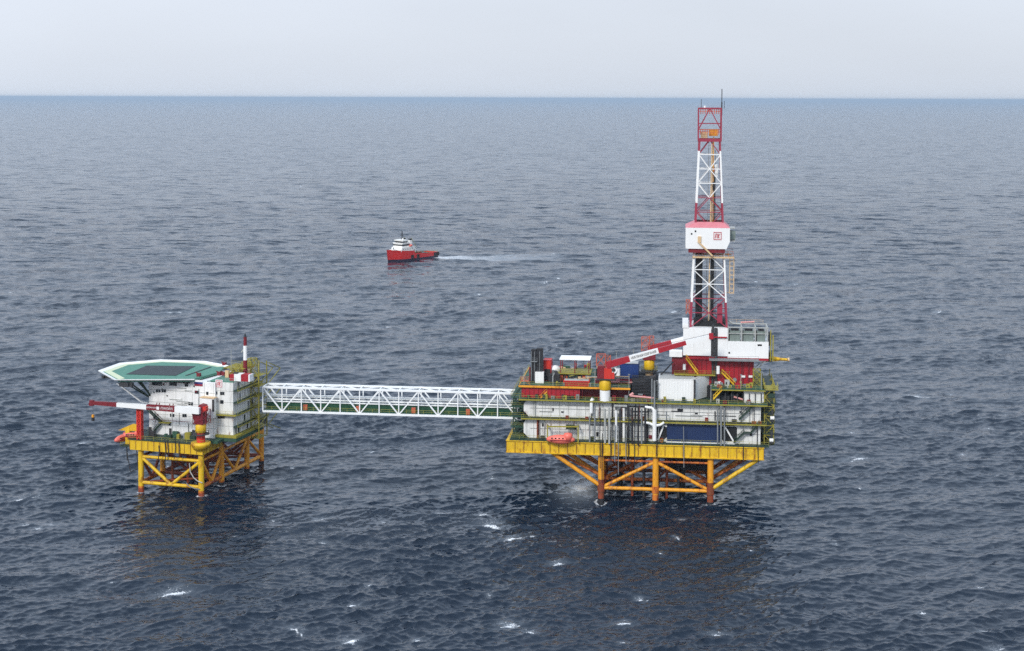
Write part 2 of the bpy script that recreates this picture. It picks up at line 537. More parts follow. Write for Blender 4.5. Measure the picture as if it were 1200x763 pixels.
b = m_('white_clean').tube(M.at(672, 473, 1.5), M.at(672, 463, 1.5), .42, 10)
dp.part('vent_pipe', b)
b = m_('orange_yellow').stair(M.at(628, 472, .9), M.at(641, 459, .9), .9)
dp.part('staircase', b)
b = m_('lattice_orange').rail([M.at(612, 470, 1.8), M.at(662, 471, 1.8)], 1.0)
dp.part('railing', b)
# hung basket at the left corner
p = M.at(615, 446, 2)
b = m_('lattice_orange').box(p.x - 1.2, p.x + 1.2, 1.2, 3, p.z - .15, p.z)
b.rail([(p.x - 1.2, 1.2, p.z), (p.x + 1.2, 1.2, p.z), (p.x + 1.2, 3, p.z), (p.x - 1.2, 3, p.z), (p.x - 1.2, 1.2, p.z)], 1.0, 1.2)
b.bar((p.x, 2, p.z - .1), (p.x + 2, 2, DZ - .3), .18)
dp.part('corner_basket', b)

# deck under the derrick, right
EZ = DZ + .4
ex0, ex1 = M.X(833, 1), M.X(897, 1)
b = m_('yellow_green').box(ex0, ex1, .6, 29, EZ - .5, EZ - .2)
b.use('deck_green').box(ex0, ex1, .7, 28.9, EZ - .19, EZ)
dp.part('upper_deck', b)
dp.part('railing', m_('rail_yellow').rail([(ex0, .8, EZ), (ex1 - .2, .8, EZ), (ex1 - .2, 28, EZ)]))
b = m_('white_stained').box(M.X(872, 2), M.X(895, 2), 2, 28, T2b + .42, EZ - .52)
dp.part('machinery_house', b)
b = m_('dark_void').box(M.X(738, 8), M.X(870, 8), 8, 28, T2b + .42, EZ - .52)  # solid near-black block stands in for shade below the deck
dp.part('machinery_house', b, label='near-black block painting the shaded gap under the deck')
b = m_('dark_steel')
for i in range(9):
    px = 836 + i * 7
    dp.part('deck_support', m_('dark_steel').bar(M.at(px, 472, 1.6), M.at(px, 461, 1.6), .25))
for px, py, w, h, d in ((838, 466, 3, 2, 2), (850, 467, 2.4, 1.6, 2), (861, 466, 2, 2.2, 2)):
    p = M.at(px, py + 4, 3)
    dp.part('deck_machinery', m_('dark_steel').box(p.x - w / 2, p.x + w / 2, 3, 3 + d, T2b + .42, T2b + .42 + h))
p = M.at(866, 467, 2.2)
dp.part('pipe_valve', m_('pale_pink').tube((p.x - 1.5, 2.4, p.z + .4), (p.x + 1.5, 2.2, p.z - .4), .3, 8))
b = m_('yellow_paint').stair(M.at(836, 468, .2), M.at(846, 457, .2), .9)
dp.part('staircase', b)

# pipe rack in the middle (735-770)
b = m_('black_steel')
cx0, cx1 = M.X(741, 2), M.X(768, 2)
b.box(cx0, cx1, 2, 22, T2b + .42, M.Z(450, 2))
for i in range(16):
    z = T2b + 1.0 + i * .44
    b.tube((cx0 - .2, 1.8, z), (cx1 - 1.6, 1.8, z), .14, 6)
b.use('dark_steel')
for i in range(14):
    v = 3 + i * 1.35
    b.tube((cx0, v, M.Z(450, 2) + .2), (cx1, v, M.Z(450, 2) + .2), .2, 6)
dp.part('pipe_rack', b)
b = m_('black_steel').prism([(M.X(752, 1.9), M.Z(452, 2)), (M.X(768, 1.9), M.Z(452, 2)), (M.X(768, 1.9), M.Z(440, 2)), (M.X(760, 1.9), M.Z(444, 2))], 'y', 1.9, 5)
dp.part('pipe_rack', b)
b = m_('pale_pink').tube(M.at(738, 464, -1.0), M.at(766, 466.5, -1.0), .3, 8)
b.tube(M.at(738, 464, -1.0), M.at(742, 461, -.5), .45, 8)
dp.part('supply_pipe', b, label='pale pink pipe along the front of the pipe rack')
b = m_('pale_grey').box(M.X(720, 0), M.X(735, 0), -1.4, .2, M.Z(476, 0), M.Z(474, 0))
b.rail([M.at(737, 472, -1), M.at(768, 472, -1)], 1.0)
dp.part('railing', b)
b = m_('dark_steel')
for k in range(12):
    x = M.X(720 + random.uniform(0, 40), 0)
    h = random.uniform(.8, 2.2)
    v = random.uniform(-1.0, 1.0)
    b = m_(random.choice(['dark_steel', 'dark_green', 'grey_steel', 'black_steel', 'dark_red']))
    b.box(x, x + random.uniform(.5, 1.4), v, v + .8, T2b + .42, T2b + .42 + h)
    dp.part('deck_machinery', b)
# long floor under white containers and mid deck
b = m_('dark_green').box(M.X(769, 1), M.X(834, 1), .9, 12, M.Z(470.5, 1, 800) - .4, M.Z(470.5, 1, 800) - .05)
b.use('blue_paint').box(M.X(772, 2), M.X(790, 2), 2, 6, T2b + .42, T2b + .8)
dp.part('upper_deck', b)
b = m_('dark_steel')
for px in range(771, 834, 9):
    dp.part('deck_support', m_('dark_steel').bar(M.at(px, 476, 1.4), M.at(px, 471.5, 1.4), .3))
# equipment between red deck and rack
b = m_('dark_red').box(M.X(697, 6), M.X(740, 6), 6, 10, DZ + .02, M.Z(447, 6))
dp.part('deck_machinery', b)
dp.part('supply_pipe', m_('pale_pink').box(M.X(716, 5.6), M.X(742, 5.6), 5.6, 5.9, M.Z(449, 5.7) , M.Z(447.6, 5.7)))
for i in range(7):
    dp.part('pipe_support', m_('dark_steel').bar(M.at(718 + i * 3.5, 456, 5.4), M.at(718 + i * 3.5, 449, 5.4), .2))
cl = random.Random(21)
def cabinet(px, v, w, h, mt, z):
    x = M.X(px, v)
    b = m_(mt).box(x, x + w, v, v + cl.uniform(.7, 1.6), z, z + h)
    b.use('dark_steel').box(x + w * .2, x + w * .5, v - .05, v + .02, z + h * .25, z + h * .75)
    dp.part('equipment_cabinet', b)
for k in range(24):      # green upper deck
    cabinet(cl.uniform(640, 740), cl.uniform(11, 27), cl.uniform(.8, 2.4), cl.uniform(.9, 2.8), cl.choice(['grey_steel', 'deck_green', 'dark_steel', 'beige_paint', 'rust_steel', 'pale_grey', 'yellow_green', 'red_paint']), DZ + .02)
for k in range(8):
    cabinet(cl.uniform(648, 700), cl.uniform(.9, 1.0) + (4.5 if k % 2 else 0), cl.uniform(.4, .9), cl.uniform(.6, 1.3), cl.choice(['grey_steel', 'dark_green', 'yellow_green', 'beige_paint']), DZ + .02)
for k in range(30):      # first deck over the white tiers
    cabinet(cl.uniform(616, 890), cl.uniform(-.8, .2), cl.uniform(.4, 1.3), cl.uniform(.6, 1.7), cl.choice(['dark_steel', 'dark_green', 'grey_steel', 'yellow_green', 'dark_red', 'black_steel', 'pale_grey']), T2b + .42)
for k in range(9):      # walkway on the girder and between the tiers
    cabinet(cl.choice([cl.uniform(616, 640), cl.uniform(680, 780), cl.uniform(848, 892)]), cl.uniform(-.5, .0), cl.uniform(.4, 1.6), cl.uniform(.5, 1.5), cl.choice(['dark_steel', 'dark_green', 'black_steel', 'deck_green', 'rust_steel']), cl.choice([GZ1 + .31, T1b + .26]))
for k in range(14):      # drill floor deck
    cabinet(cl.uniform(836, 892), cl.uniform(1.2, 6), cl.uniform(.5, 1.5), cl.uniform(.6, 1.8), cl.choice(['dark_steel', 'yellow_green', 'red_paint', 'grey_steel', 'pale_grey']), EZ + .01)
for k in range(22):      # service pipes along the white tiers
    z = cl.choice([T1a + cl.uniform(.8, 5.2), T2a + cl.uniform(.6, 4.4)])
    xa = M.X(cl.uniform(620, 850), .4)
    L_ = cl.uniform(2, 9)
    if z < T1b and 3 < xa + L_ < 24:
        continue
    dp.part('pipe_run', m_(cl.choice(['pale_grey', 'grey_steel', 'dark_steel', 'white_paint'])).tube((xa, .36, z), (xa + L_, .36, z), cl.uniform(.07, .16), 6))
for k in range(34):      # down pipes
    px = cl.choice([cl.uniform(618, 640), cl.uniform(680, 775), cl.uniform(690, 765), cl.uniform(835, 890)])
    hi = cl.random() < .5
    x = M.X(px, .2)
    za, zb_ = (T2a + .1, T2b) if hi else (T1a, T1b)
    if not hi and 3 < x < 24:
        continue
    dp.part('down_pipe', m_(cl.choice(['pale_grey', 'grey_steel', 'dark_steel', 'black_steel', 'rust_steel'])).tube((x, .25, za), (x, .25, zb_), cl.uniform(.06, .2), 6))
for k in range(18):      # pipe runs over the green upper deck
    p = M.at(cl.uniform(650, 735), 450, cl.uniform(2, 26))
    z = DZ + cl.uniform(.3, 2.6)
    q = V((min(p.x + cl.uniform(2, 7), rx1), p.y + cl.choice([0, 0, 3]), z))
    dp.part('pipe_run', m_(cl.choice(['pale_grey', 'grey_steel', 'dark_steel', 'rail_yellow', 'red_paint', 'beige_paint'])).tube((p.x, p.y, z), q, cl.uniform(.09, .22), 6))
for px, v, z, h in ((614, 1, DZ, 5), (648, 1, DZ, 4.5), (684, 12, DZ, 6), (697, 1, DZ, 4.5), (737, 1, T2b + .4, 7.5), (770, .4, T2b + .4, 6), (833, .4, T2b + .4, 5), (892, 1.2, EZ, 5), (868, 1.2, EZ, 4), (742, 20, DZ, 8), (722, 22, DZ, 7)):
    x = M.X(px, v)
    b = m_('pale_grey').tube((x, v, z), (x, v, z + h), .09, 6)
    b.use('grey_steel').box(x - .3, x + .3, v - .3, v + .1, z + h, z + h + .25)
    dp.part('lamp_post', b)
# right end: lattice tower with small platforms
b = m_('yellow_green')
tx0, tx1 = M.X(896, 2), M.X(907, 2)
for v in (2, 8, 16, 24):
    for x in (tx0, tx1):
        b.bar((x, v, GZ1), (x, v, EZ + 2), .24)
    z = GZ1
    k = 0
    while z < EZ:
        b.bar((tx0 if k % 2 else tx1, v, z), (tx1 if k % 2 else tx0, v, z + 2.8), .18)
        b.bar((tx0, v, z), (tx1, v, z), .18)
        z += 2.8
        k += 1
b.use('dark_green')
for z in (GZ1 + .1, 21.3, 24.4, 27.5, 30.3, EZ - .3):
    b.box(tx0 - .6, tx1 + (.3 if z < 30 else .8), 1.6, 24, z, z + .2)
b.use('rail_yellow')
for z in (GZ1 + .3, 21.5, 24.6, 27.7, 30.5, EZ - .1):
    b.rail([(tx0, 1.7, z), (tx1 + .3, 1.7, z), (tx1 + .3, 23, z)])
dp.part('stair_tower', b, label='yellow green stair lattice on the end of the platform')
b = m_('yellow_green').box(tx0 - .5, M.X(912, 2), 1.2, 8, EZ - .2, EZ)
b.use('rail_yellow').rail([(tx0, 1.3, EZ), (M.X(912, 2), 1.3, EZ), (M.X(912, 2), 7.9, EZ)])
b.use('dark_green').box(M.X(900, 2), M.X(908, 2), 1.5, 5, EZ - 2.4, EZ - 1.2)
dp.part('landing', b)
# lifeboat davit frame on the front
b = m_('yellow_green')
for px in (641.5, 677.5):
    b.bar(M.at(px, 519, -2.6), M.at(px, 500, -2.6), .35)
    b.bar(M.at(px, 500, -2.6), M.at(px, 498, .5), .35)
    b.bar(M.at(px, 519, -2.6), M.at(px, 517, -.5), .3)
b.bar(M.at(641.5, 500, -2.6), M.at(677.5, 500, -2.6), .35)
b.use('dark_steel')
for px in (647, 671):
    b.bar(M.at(px, 500, -2.6), M.at(px, 511, -3.0), .1)
b.use('dark_green').box(M.X(664, 0), M.X(674, 0), -2.4, -1.4, M.Z(503, -2, 668), M.Z(498, -2, 668))
dp.part('boat_davit', b)

# ---- lifeboat
def lifeboat(fr, c, L, rz, label, group):
    t = Thing(fr, 'lifeboat', label, 'lifeboat', c, group)
    b = m_('lifeboat_orange')
    n = 14
    secs = []
    N = 12
    for i in range(N + 1):
        u = i / N
        x = (u - .5) * L
        w = .17 * L * (math.sin(math.pi * min(max(u, .02), .98)) ** .45)
        secs.append((x, w))
    co, si = math.cos(R(rz)), math.sin(R(rz))
    def ring(x, w, up):
        out = []
        for k in range(n):
            a = 2 * math.pi * k / n
            y = math.cos(a) * w
            z = math.sin(a) * w * (.95 if math.sin(a) < 0 else up)
            out.append((c[0] + co * x - si * y, c[1] + si * x + co * y, c[2] + .17 * L + z))
        return out
    vs, fs = [], []
    for x, w in secs:
        vs += ring(x, w, 1.0)
    for i in range(N):
        for k in range(n):
            fs.append((i * n + k, (i + 1) * n + k, (i + 1) * n + (k + 1) % n, i * n + (k + 1) % n))
    fs += [tuple(range(n)), tuple(reversed(range(N * n, N * n + n)))]
    b.add(vs, fs, True)
    hull = t.part('hull', b)
    b = m_('lifeboat_orange')
    q = (c[0] + co * L * .26, c[1] + si * L * .26, c[2] + .17 * L)
    b.lathe([(.165 * L, 0), (.165 * L, .16 * L), (.13 * L, .23 * L), (.03, .25 * L)], q, 12)
    t.part('helm_cabin', b)
    b = m_('dark_red')
    for sgn in (-1, 1):
        o = sgn * .172 * L
        p0 = V((c[0] - co * L * .38 - si * o, c[1] - si * L * .38 + co * o, c[2] + .17 * L))
        p1 = V((c[0] + co * L * .38 - si * o, c[1] + si * L * .38 + co * o, c[2] + .17 * L))
        b.bar(p0, p1, .12, .2)
    t.part('fender_strip', b)
    b = m_('window_glass')
    for k in range(4):
        x = -L * .3 + k * L * .13
        b.obox((c[0] + co * x + si * .15 * L, c[1] + si * x - co * .15 * L, c[2] + .22 * L), .5, .25, .3, rz)
    t.part('window', b)
    return t
p = M.at(657, 520.5, -3.0)
lifeboat(M, (p.x, -3.0, p.z), 8.2, 0, 'long orange enclosed lifeboat hung on the front of the yellow deck girder', 'orange lifeboats')

# ---- exhaust stacks
p = M.at(629, 452, 6)
b = m_('black_steel')
t = Thing(M, 'exhaust_stack', 'pair of tall black exhaust stacks rising from the left corner of the red upper deck', 'exhaust stack', (p.x, 6, DZ))
zt = M.Z(409, 6, 629)
b = m_('black_steel').box(M.X(622.5, 6), M.X(628.5, 6), 5.2, 6.8, DZ + .02, zt)
b.box(M.X(622, 6), M.X(629, 6), 5.0, 7.0, zt - 1.6, zt - .8)
t.part('flue', b)
b = m_('black_steel').box(M.X(629, 6), M.X(636, 6), 5.2, 7, DZ + .02, zt + .3)
b.box(M.X(629.2, 6), M.X(636.6, 6), 5.0, 7.3, zt - 5, zt - 4.2)
t.part('flue', b)
b = m_('white_paint').box(M.X(627, 4.4), M.X(637, 4.4), 4.4, 6, DZ + .02, M.Z(436, 4.4, 630))
t.part('silencer', b, label='white silencer casing at the foot of the flues')
b = m_('grey_steel')
for px in (622.8, 626.5, 632.5):
    b.tube(M.at(px, 446, 4.9), M.at(px, 412, 4.9), .1, 6)
b.box(M.X(621.5, 5), M.X(629.5, 5), 4.5, 5.1, M.Z(424, 5, 625), M.Z(423, 5, 625))
b.rail([(M.X(621.5, 5), 4.5, M.Z(423, 5, 625)), (M.X(629.5, 5), 4.5, M.Z(423, 5, 625))], 1.0, 1)
t.part('ladder', b)
b = m_('dark_red').tube(M.at(621, 453, 5), M.at(621, 430, 5), .22, 8)
t.part('drain_pipe', b)

def skid(name, label, cat, x0, x1, y0, y1, v, d, mat, trim, rib=True, group=None, base_z=None, ribs=1.2):
    """a corrugated container or casing surveyed on its front face"""
    xa, xb = M.X(x0, v), M.X(x1, v)
    za, zb = (base_z if base_z is not None else M.Z(y1, v, x0)), M.Z(y0, v, x0)
    t = Thing(M, name, label, cat, ((xa + xb) / 2, v + d / 2, za), group)
    b = m_(mat).box(xa + .1, xb - .1, v + .08, v + d - .08, za + .05, zb - .06)
    if rib:
        k = xa + .5
        while k < xb - .4:
            b.box(k, k + .18, v + .02, v + .1, za + .25, zb - .3)
            k += ribs * .5
    t.part('casing', b)
    b = m_(trim)
    for x in (xa, xb - .22):
        for vv in (v, v + d - .22):
            b.box(x, x + .22, vv, vv + .22, za + .02, zb)
    for z in (za + .02, zb - .2):
        b.box(xa + .22, xb - .22, v, v + .2, z, z + .2)
        b.box(xa + .22, xb - .22, v + d - .2, v + d, z, z + .2)
        b.box(xa, xa + .2, v + .22, v + d - .22, z, z + .2)
        b.box(xb - .2, xb, v + .22, v + d - .22, z, z + .2)
    t.part('frame_or_gap_bar', b)
    return t, (xa, xb, za, zb)

t, e = skid('workshop_container', 'long red container standing on the front edge of the green upper deck', 'container', 660, 690.5, 446, 458, 1.2, 3.2, 'red_paint', 'red_orange', base_z=DZ + .02)
t.part('roof', m_('pale_grey').box(e[0] + .25, e[1] - .25, 1.45, 4.15, e[3] - .05, e[3] + .06))
t, e = skid('generator_box', 'bright red upright casing beside the black exhaust stacks', 'casing', 636.5, 646, 422, 444, 8, 4, 'red_orange', 'red_paint', base_z=DZ + .02)
t.part('intake_grille', m_('black_steel').box(e[0] + .3, e[1] - .3, 7.9, 8.06, e[2] + .3, e[2] + 3.6))
t, e = skid('blue_container', 'blue shipping container with pale roof under the long crane boom', 'container', 726, 748.5, 426, 442, 9, 5, 'blue_paint', 'navy_panel', base_z=DZ + 1.2)
t.part('roof', m_('pale_grey').box(e[0] + .25, e[1] - .25, 9.25, 13.75, e[3] - .05, e[3] + .07))
t.part('skid_frame', m_('dark_steel').box(e[0], e[1], 9, 14, DZ + .02, e[2] - .002))
t, e = skid('white_container', 'large white steel cabin facing the sea below the drill floor', 'container', 771.5, 813.5, 444, 469, 2, 8.5, 'white_clean', 'white_paint', ribs=1.6, group='white cabins below the drill floor')
t.part('roof', m_('pale_grey').box(e[0] + .25, e[1] - .25, 2.25, 10.2, e[3] - .05, e[3] + .08))
# angled white container
pa, pb = M.at(815, 469, 2.4), M.at(832, 461.5, 9.5)
L = (V((pb.x, pb.y)) - V((pa.x, pa.y))).length
ang = math.degrees(math.atan2(pb.y - pa.y, pb.x - pa.x))
hh = M.Z(444.5, 2.4, 815) - pa.z
c = V(((pa.x + pb.x) / 2, (pa.y + pb.y) / 2, pa.z)) + V((-math.sin(R(ang)), math.cos(R(ang)), 0)) * .9
t = Thing(M, 'white_container', 'white cabin set askew behind the painted dark gap bar beside the large white cabin', 'container', c, 'white cabins below the drill floor')
t.part('casing', m_('white_paint').obox(c, L, 1.8, hh, ang))
b = m_('pale_grey').obox(c + V((0, 0, hh + .01)), L - .3, 1.5, .1, ang)
t.part('roof', b)
b = m_('dark_steel')
b.obox(V((pa.x - .28, 1.55, pa.z)), .62, .3, hh + .1, 0)  # dark bar painting the shaded gap between the two cabins
t.part('frame_or_gap_bar', b)
# small items on the upper deck
b = m_('white_paint').lathe([(1.6, 0), (1.6, 1.4), (1.0, 2.0), (.1, 2.2)], M.at(650, 441, 10) * 1.0, 14)
p = M.at(650, 441, 10)
t = Thing(M, 'water_tank', 'small white domed tank between the red casing and the canopy', 'tank', (p.x, 10, DZ))
b = m_('white_paint').lathe([(1.7, 2.4), (1.7, 3.6), (1.0, 4.3), (.1, 4.5)], (p.x, 10, DZ), 16)
t.part('tank_body', b)
t.part('tank_stand', m_('dark_steel').box(p.x - 1.3, p.x + 1.3, 8.9, 11.1, DZ + .02, DZ + 2.4))
b = m_('black_steel')
p = M.at(644, 446, 5)
t = Thing(M, 'compressor', 'black machine between the exhaust stacks and the red container', 'machine', (p.x + 1, 5.5, DZ))
b = m_('black_steel').box(p.x - .3, p.x + 3, 4.6, 6.6, DZ + .02, DZ + 2.6)
b.use('dark_steel').prism([(p.x + .2, DZ + 2.6), (p.x + 2.6, DZ + 2.6), (p.x + 2.1, DZ + 3.6), (p.x + .8, DZ + 3.6)], 'y', 4.8, 6.4)
t.part('motor_casing', b)
t.part('air_pipe', m_('grey_steel').path([(p.x + 1, 4.4, DZ + .3), (p.x + 1, 4.4, DZ + 2), (p.x + 1.6, 4.6, DZ + 3.2)], .2, 8))

# canopy frame on the raised mezzanine
mz = M.Z(437.5, 7, 670)
cx0, cx1 = M.X(651, 7), M.X(692, 7)
t = Thing(M, 'canopy_frame', 'open red framed shelter with a thin white roof above the red container', 'shelter', ((cx0 + cx1) / 2, 10, DZ))
b = m_('yellow_green').box(cx0, cx1, 7, 15, mz - .3, mz)
t.part('floor', b)
for i in range(5):
    for v in (7.4, 14.6):
        x = cx0 + .4 + (cx1 - cx0 - .8) * i / 4
        t.part('post', m_('dark_steel').box(x - .14, x + .14, v - .14, v + .14, DZ + .02, mz - .3))
cz = M.Z(421.5, 7, 670)
x0, x1 = M.X(656, 7), M.X(690.5, 7)
for i in range(3):
    for v in (7.4, 14.2):
        x = x0 + .2 + (x1 - x0 - .4) * i / 2
        t.part('post', m_('dark_red').box(x - .13, x + .13, v - .13, v + .13, mz, cz - .2))
b = m_('red_paint').bar((x0 + (x1 - x0) * .5, 7.4, mz + 1), (x0 + (x1 - x0) * .56, 7.4, cz - 1.2), .16)
b.bar((x0 + (x1 - x0) * .5, 7.4, cz - .8), (x0 + (x1 - x0) * .56, 7.4, mz + 2.4), .16)
t.part('cross_brace', b)
t.part('roof', m_('white_clean').box(x0 - .2, x1 + .2, 7.2, 14.4, cz - .2, cz + .02))
t.part('railing', m_('rail_yellow').rail([(cx0, 7.1, mz), (cx1, 7.1, mz)]))
b = m_('beige_paint')
for k in range(7):
    x = cx0 + 1.2 + k * 1.35
    h = random.uniform(1.0, 2.4)
    b.use(random.choice(['beige_paint', 'lattice_orange', 'dark_steel', 'pale_grey', 'grey_steel']))
    b.box(x, x + .9, 7.8, 9.4, DZ + .02, DZ + h)
t.part('machinery', b)

# ---- cranes
def lattice(b, c, w, d, h, n, s):
    """small lattice tower"""
    xs = (c[0] - w / 2, c[0] + w / 2)
    ys = (c[1] - d / 2, c[1] + d / 2)
    for x in xs:
        for y in ys:
            b.bar((x, y, c[2]), (x, y, c[2] + h), s)
    for i in range(n):
        z0, z1 = c[2] + h * i / n, c[2] + h * (i + 1) / n
        for y in ys:
            b.bar((xs[0], y, z0), (xs[1], y, z1), s * .8)
            b.bar((xs[1], y, z0), (xs[0], y, z1), s * .8)
            b.bar((xs[0], y, z1), (xs[1], y, z1), s * .8)
        for x in xs:
            b.bar((x, ys[0], z0), (x, ys[1], z1), s * .8)
            b.bar((x, ys[0], z1), (x, ys[1], z1), s * .8)
    return b

def boom_mb(p, q, segs, h0, h1, w):
    """box boom from p to q; segs = [(u0,u1,mat)], tapering from h0 to h1"""
    b = MB()
    p, q = V(p), V(q)
    d = (q - p).normalized()
    side = V((0, 1, 0)) if abs(d.y) < .7 else V((1, 0, 0))
    side = (side - d * side.dot(d)).normalized()
    up = side.cross(d)
    if up.z < 0:
        up = -up
    for u0, u1, mat in segs:
        b.use(mat)
        vs = []
        for u in (u0, u1):
            c = p.lerp(q, u)
            hh = h0 + (h1 - h0) * u
            for i, j in ((-1, -1), (1, -1), (1, 1), (-1, 1)):
                vs.append(c + side * (i * w / 2) + up * (j * hh / 2))
        b.add(vs, [(0, 3, 2, 1), (4, 5, 6, 7), (0, 1, 5, 4), (1, 2, 6, 5), (2, 3, 7, 6), (3, 0, 4, 7)])
    return b

# front crane
vc = -0.2
px_ = M.X(709, vc)
t = Thing(M, 'deck_crane', 'pedestal crane with a long red and white boom rising to the drill floor', 'crane', (px_, vc, T2b + .4), 'pedestal cranes')
zc1, zc2 = M.Z(457, vc, 709), M.Z(444, vc, 709)
t.part('pedestal', m_('white_clean').tube((px_, vc, T2b + .41), (px_, vc, zc1), 1.55, 18))
t.part('slewing_collar', m_('yellow_paint').lathe([(1.5, 0), (1.7, .3), (1.7, zc2 - zc1 - .7), (1.4, zc2 - zc1 - .1)], (px_, vc, zc1 + .01), 18))
zh = M.Z(426, vc, 709)
b = m_('dark_red').box(M.X(700, vc), M.X(708, vc), vc - 1.3, vc + 1.6, zc2 + .3, zh - .6)
b.use('red_orange').box(M.X(708, vc) + .02, M.X(717, vc), vc - 1.5, vc + 1.5, zc2 + .0, zh - 1.2)
b.use('dark_steel').box(M.X(699, vc), M.X(722, vc), vc - 1.7, vc + 1.8, zc2 - .15, zc2 + .28)
t.part('machine_house', b)
b = m_('lattice_orange')
lattice(b, (M.X(704, vc), vc, zh - .6), 2.6, 2.2, M.Z(416, vc, 704) - zh + .8, 1, .16)
lattice(b, (M.X(712, vc), vc + .5, zh - 1.2), 1.5, 1.8, M.Z(417, vc, 712) - zh + 1.2, 2, .12)
t.part('gantry', b)
b = m_('white_paint').tube(M.at(719, 434, vc - 1.2), M.at(719, 434, vc + 1), 1.0, 14)
b.use('black_steel').tube(M.at(719, 433.5, vc - 1.5), M.at(719, 433.5, vc - 1.15), .55, 12)
b.use('white_paint').tube(M.at(724, 440, vc), M.at(724, 432, vc), .7, 12)
t.part('winch', b)
t.part('operator_cab', m_('red_orange').box(M.X(716, vc) + .03, M.X(720, vc), vc - 1.4, vc + .2, zc2 + .3, zc2 + 2.2), label='small orange operator cab')
p0, p1 = M.at(710.5, 428, vc - 1.0), M.at(833, 393.5, vc - 1.0)
bm = t.part('boom', boom_mb(p0, p1, [(0, .225, 'red_paint'), (.225, .50, 'white_clean'), (.50, .765, 'red_paint'), (.765, .985, 'white_clean'), (.985, 1.01, 'red_paint')], 1.95, .95, 1.1))
d = (p1 - p0).normalized()
til = math.atan2(d.z, d.x)
q = p0.lerp(p1, .24)
t.text('lettering', 'НЕФТЯНАЯ КОМПАНИЯ', 1.05, (q.x, q.y - .63, q.z), 'ink_black', bm, til, sx=.62)
b = m_('dark_steel')
b.path([p0 + V((1, 0, 3.5)), p0.lerp(p1, .5) + V((0, 0, 1.4)), p1 + V((0, 0, .6))], .05, 5)
b.path([V((M.X(704, vc), vc, M.Z(417, vc, 704))), p0.lerp(p1, .3) + V((0, 0, 1.2))], .05, 5)
t.part('hoist_cable', b)
b = m_('red_paint').box(p1.x - .5, p1.x + .7, p1.y - .7, p1.y + .7, p1.z - .9, p1.z + .7)
t.part('boom_tip', b)

# rear crane
vc = 15.0
px_ = M.X(760.5, vc)
zb = DZ
t = Thing(M, 'deck_crane', 'crane on a beige post with an orange lattice gantry, behind the white lettered boom', 'crane', (px_, vc, T2b + .4), 'pedestal cranes')
zc1, zc2 = M.Z(433, vc, 760), M.Z(421, vc, 760)
t.part('pedestal', m_('beige_paint').tube((px_, vc, T2b + .41), (px_, vc, zc1), 1.15, 16))
t.part('slewing_collar', m_('yellow_paint').lathe([(1.4, 0), (1.6, .3), (1.6, zc2 - zc1 - .6), (1.4, zc2 - zc1 - .1)], (px_, vc, zc1 + .01), 18))
b = m_('dark_steel').lathe([(2.6, 0), (2.6, .15)], (px_, vc, zc1 - .3), 18)
b.use('rail_yellow')
b.rail([(px_ + 2.5 * math.cos(k * math.pi / 4), vc + 2.5 * math.sin(k * math.pi / 4), zc1 - .15) for k in range(9)], 1.1, 1.2)
t.part('access_ring', b)
b = m_('dark_red').box(px_ - 1.9, px_ + 1.9, vc - 1.6, vc + 1.6, zc2, M.Z(411, vc, 760))
t.part('machine_house', b)
b = m_('lattice_orange')
zl = M.Z(411, vc, 760)
lattice(b, (M.X(756, vc), vc, zl), 2.4, 2.4, M.Z(395, vc, 756) - zl, 2, .14)
lattice(b, (M.X(763, vc), vc, zl), 1.4, 2.0, M.Z(394, vc, 763) - zl, 2, .12)
t.part('gantry', b)
p0, p1 = M.at(760, 410, vc - .6), M.at(832, 389, vc - .6)
t.part('boom', boom_mb(p0, p1, [(0, .38, 'red_paint'), (.38, .62, 'white_clean'), (.62, 1, 'red_paint')], 2.3, 1.3, 1.2))

# ---- drill floor substructure
vs0 = 9.0
zS0, zS1 = EZ, M.Z(417, vs0, 845)
t = Thing(M, 'drill_floor', 'red walled substructure with white drill floor housing under the tower', 'drill floor', (M.X(843, vs0), vs0 + 8, EZ))
sx0, sx1 = M.X(803, vs0), M.X(883, vs0)
b = m_('red_paint').box(sx0, sx1, vs0, vs0 + 17, T2b + .45, zS1)
b.use('dark_red')
for i in range(15):
    x = sx0 + .6 + i * 1.36
    if i in (5, 6, 7):
        continue
    b.box(x, x + .16, vs0 - .12, vs0 + .02, EZ + .2, zS1 - .1)
b.box(sx0 - .02, sx1 + .02, vs0 - .3, vs0 + .02, zS1 - 1.1, zS1 - .7)
b.box(M.X(868, vs0), M.X(871, vs0), vs0 - .25, vs0 + .02, EZ, zS1 - 1.4)
b.box(M.X(876, vs0), M.X(878, vs0), vs0 - .25, vs0 + .02, EZ, zS1 - 1.4)
t.part('substructure_wall', b)
vw = vs0 - .6
zw = M.Z(384.5, vw, 826)
b = m_('white_clean').box(M.X(800, vw), M.X(832.5, vw), vw, vw + 15, zS1 + .02, zw)
b.box(M.X(840.5, vw), M.X(852, vw), vw, vw + 15, zS1 + .02, zw)
b.box(M.X(832, vw), M.X(841, vw), vw + 1.2, vw + 14.9, zS1 + .02, zw - .05)
b.use('white_stained')
for px in (812, 824):
    b.box(M.X(px, vw), M.X(px, vw) + .08, vw - .04, vw + .02, zS1 + .3, zw - .2)
b.use('white_paint').box(M.X(799, vw), M.X(806, vw), vw - .2, vw + 14, zw, zw + .9)
t.part('wind_wall', b)
zr = M.Z(400.5, vw, 876)
b = m_('white_clean').box(M.X(852, vw) + .02, M.X(900, vw), vw, vw + 15, zS1 - .4, zr)
b.use('white_stained')
for px in (864, 884):
    b.box(M.X(px, vw), M.X(px, vw) + .08, vw - .04, vw + .02, zS1, zr - .2)
b.use('red_paint').box(M.X(803, vw), M.X(900, vw), vw - .03, vw + 14, zS1 - 1.1, zS1 - .42)
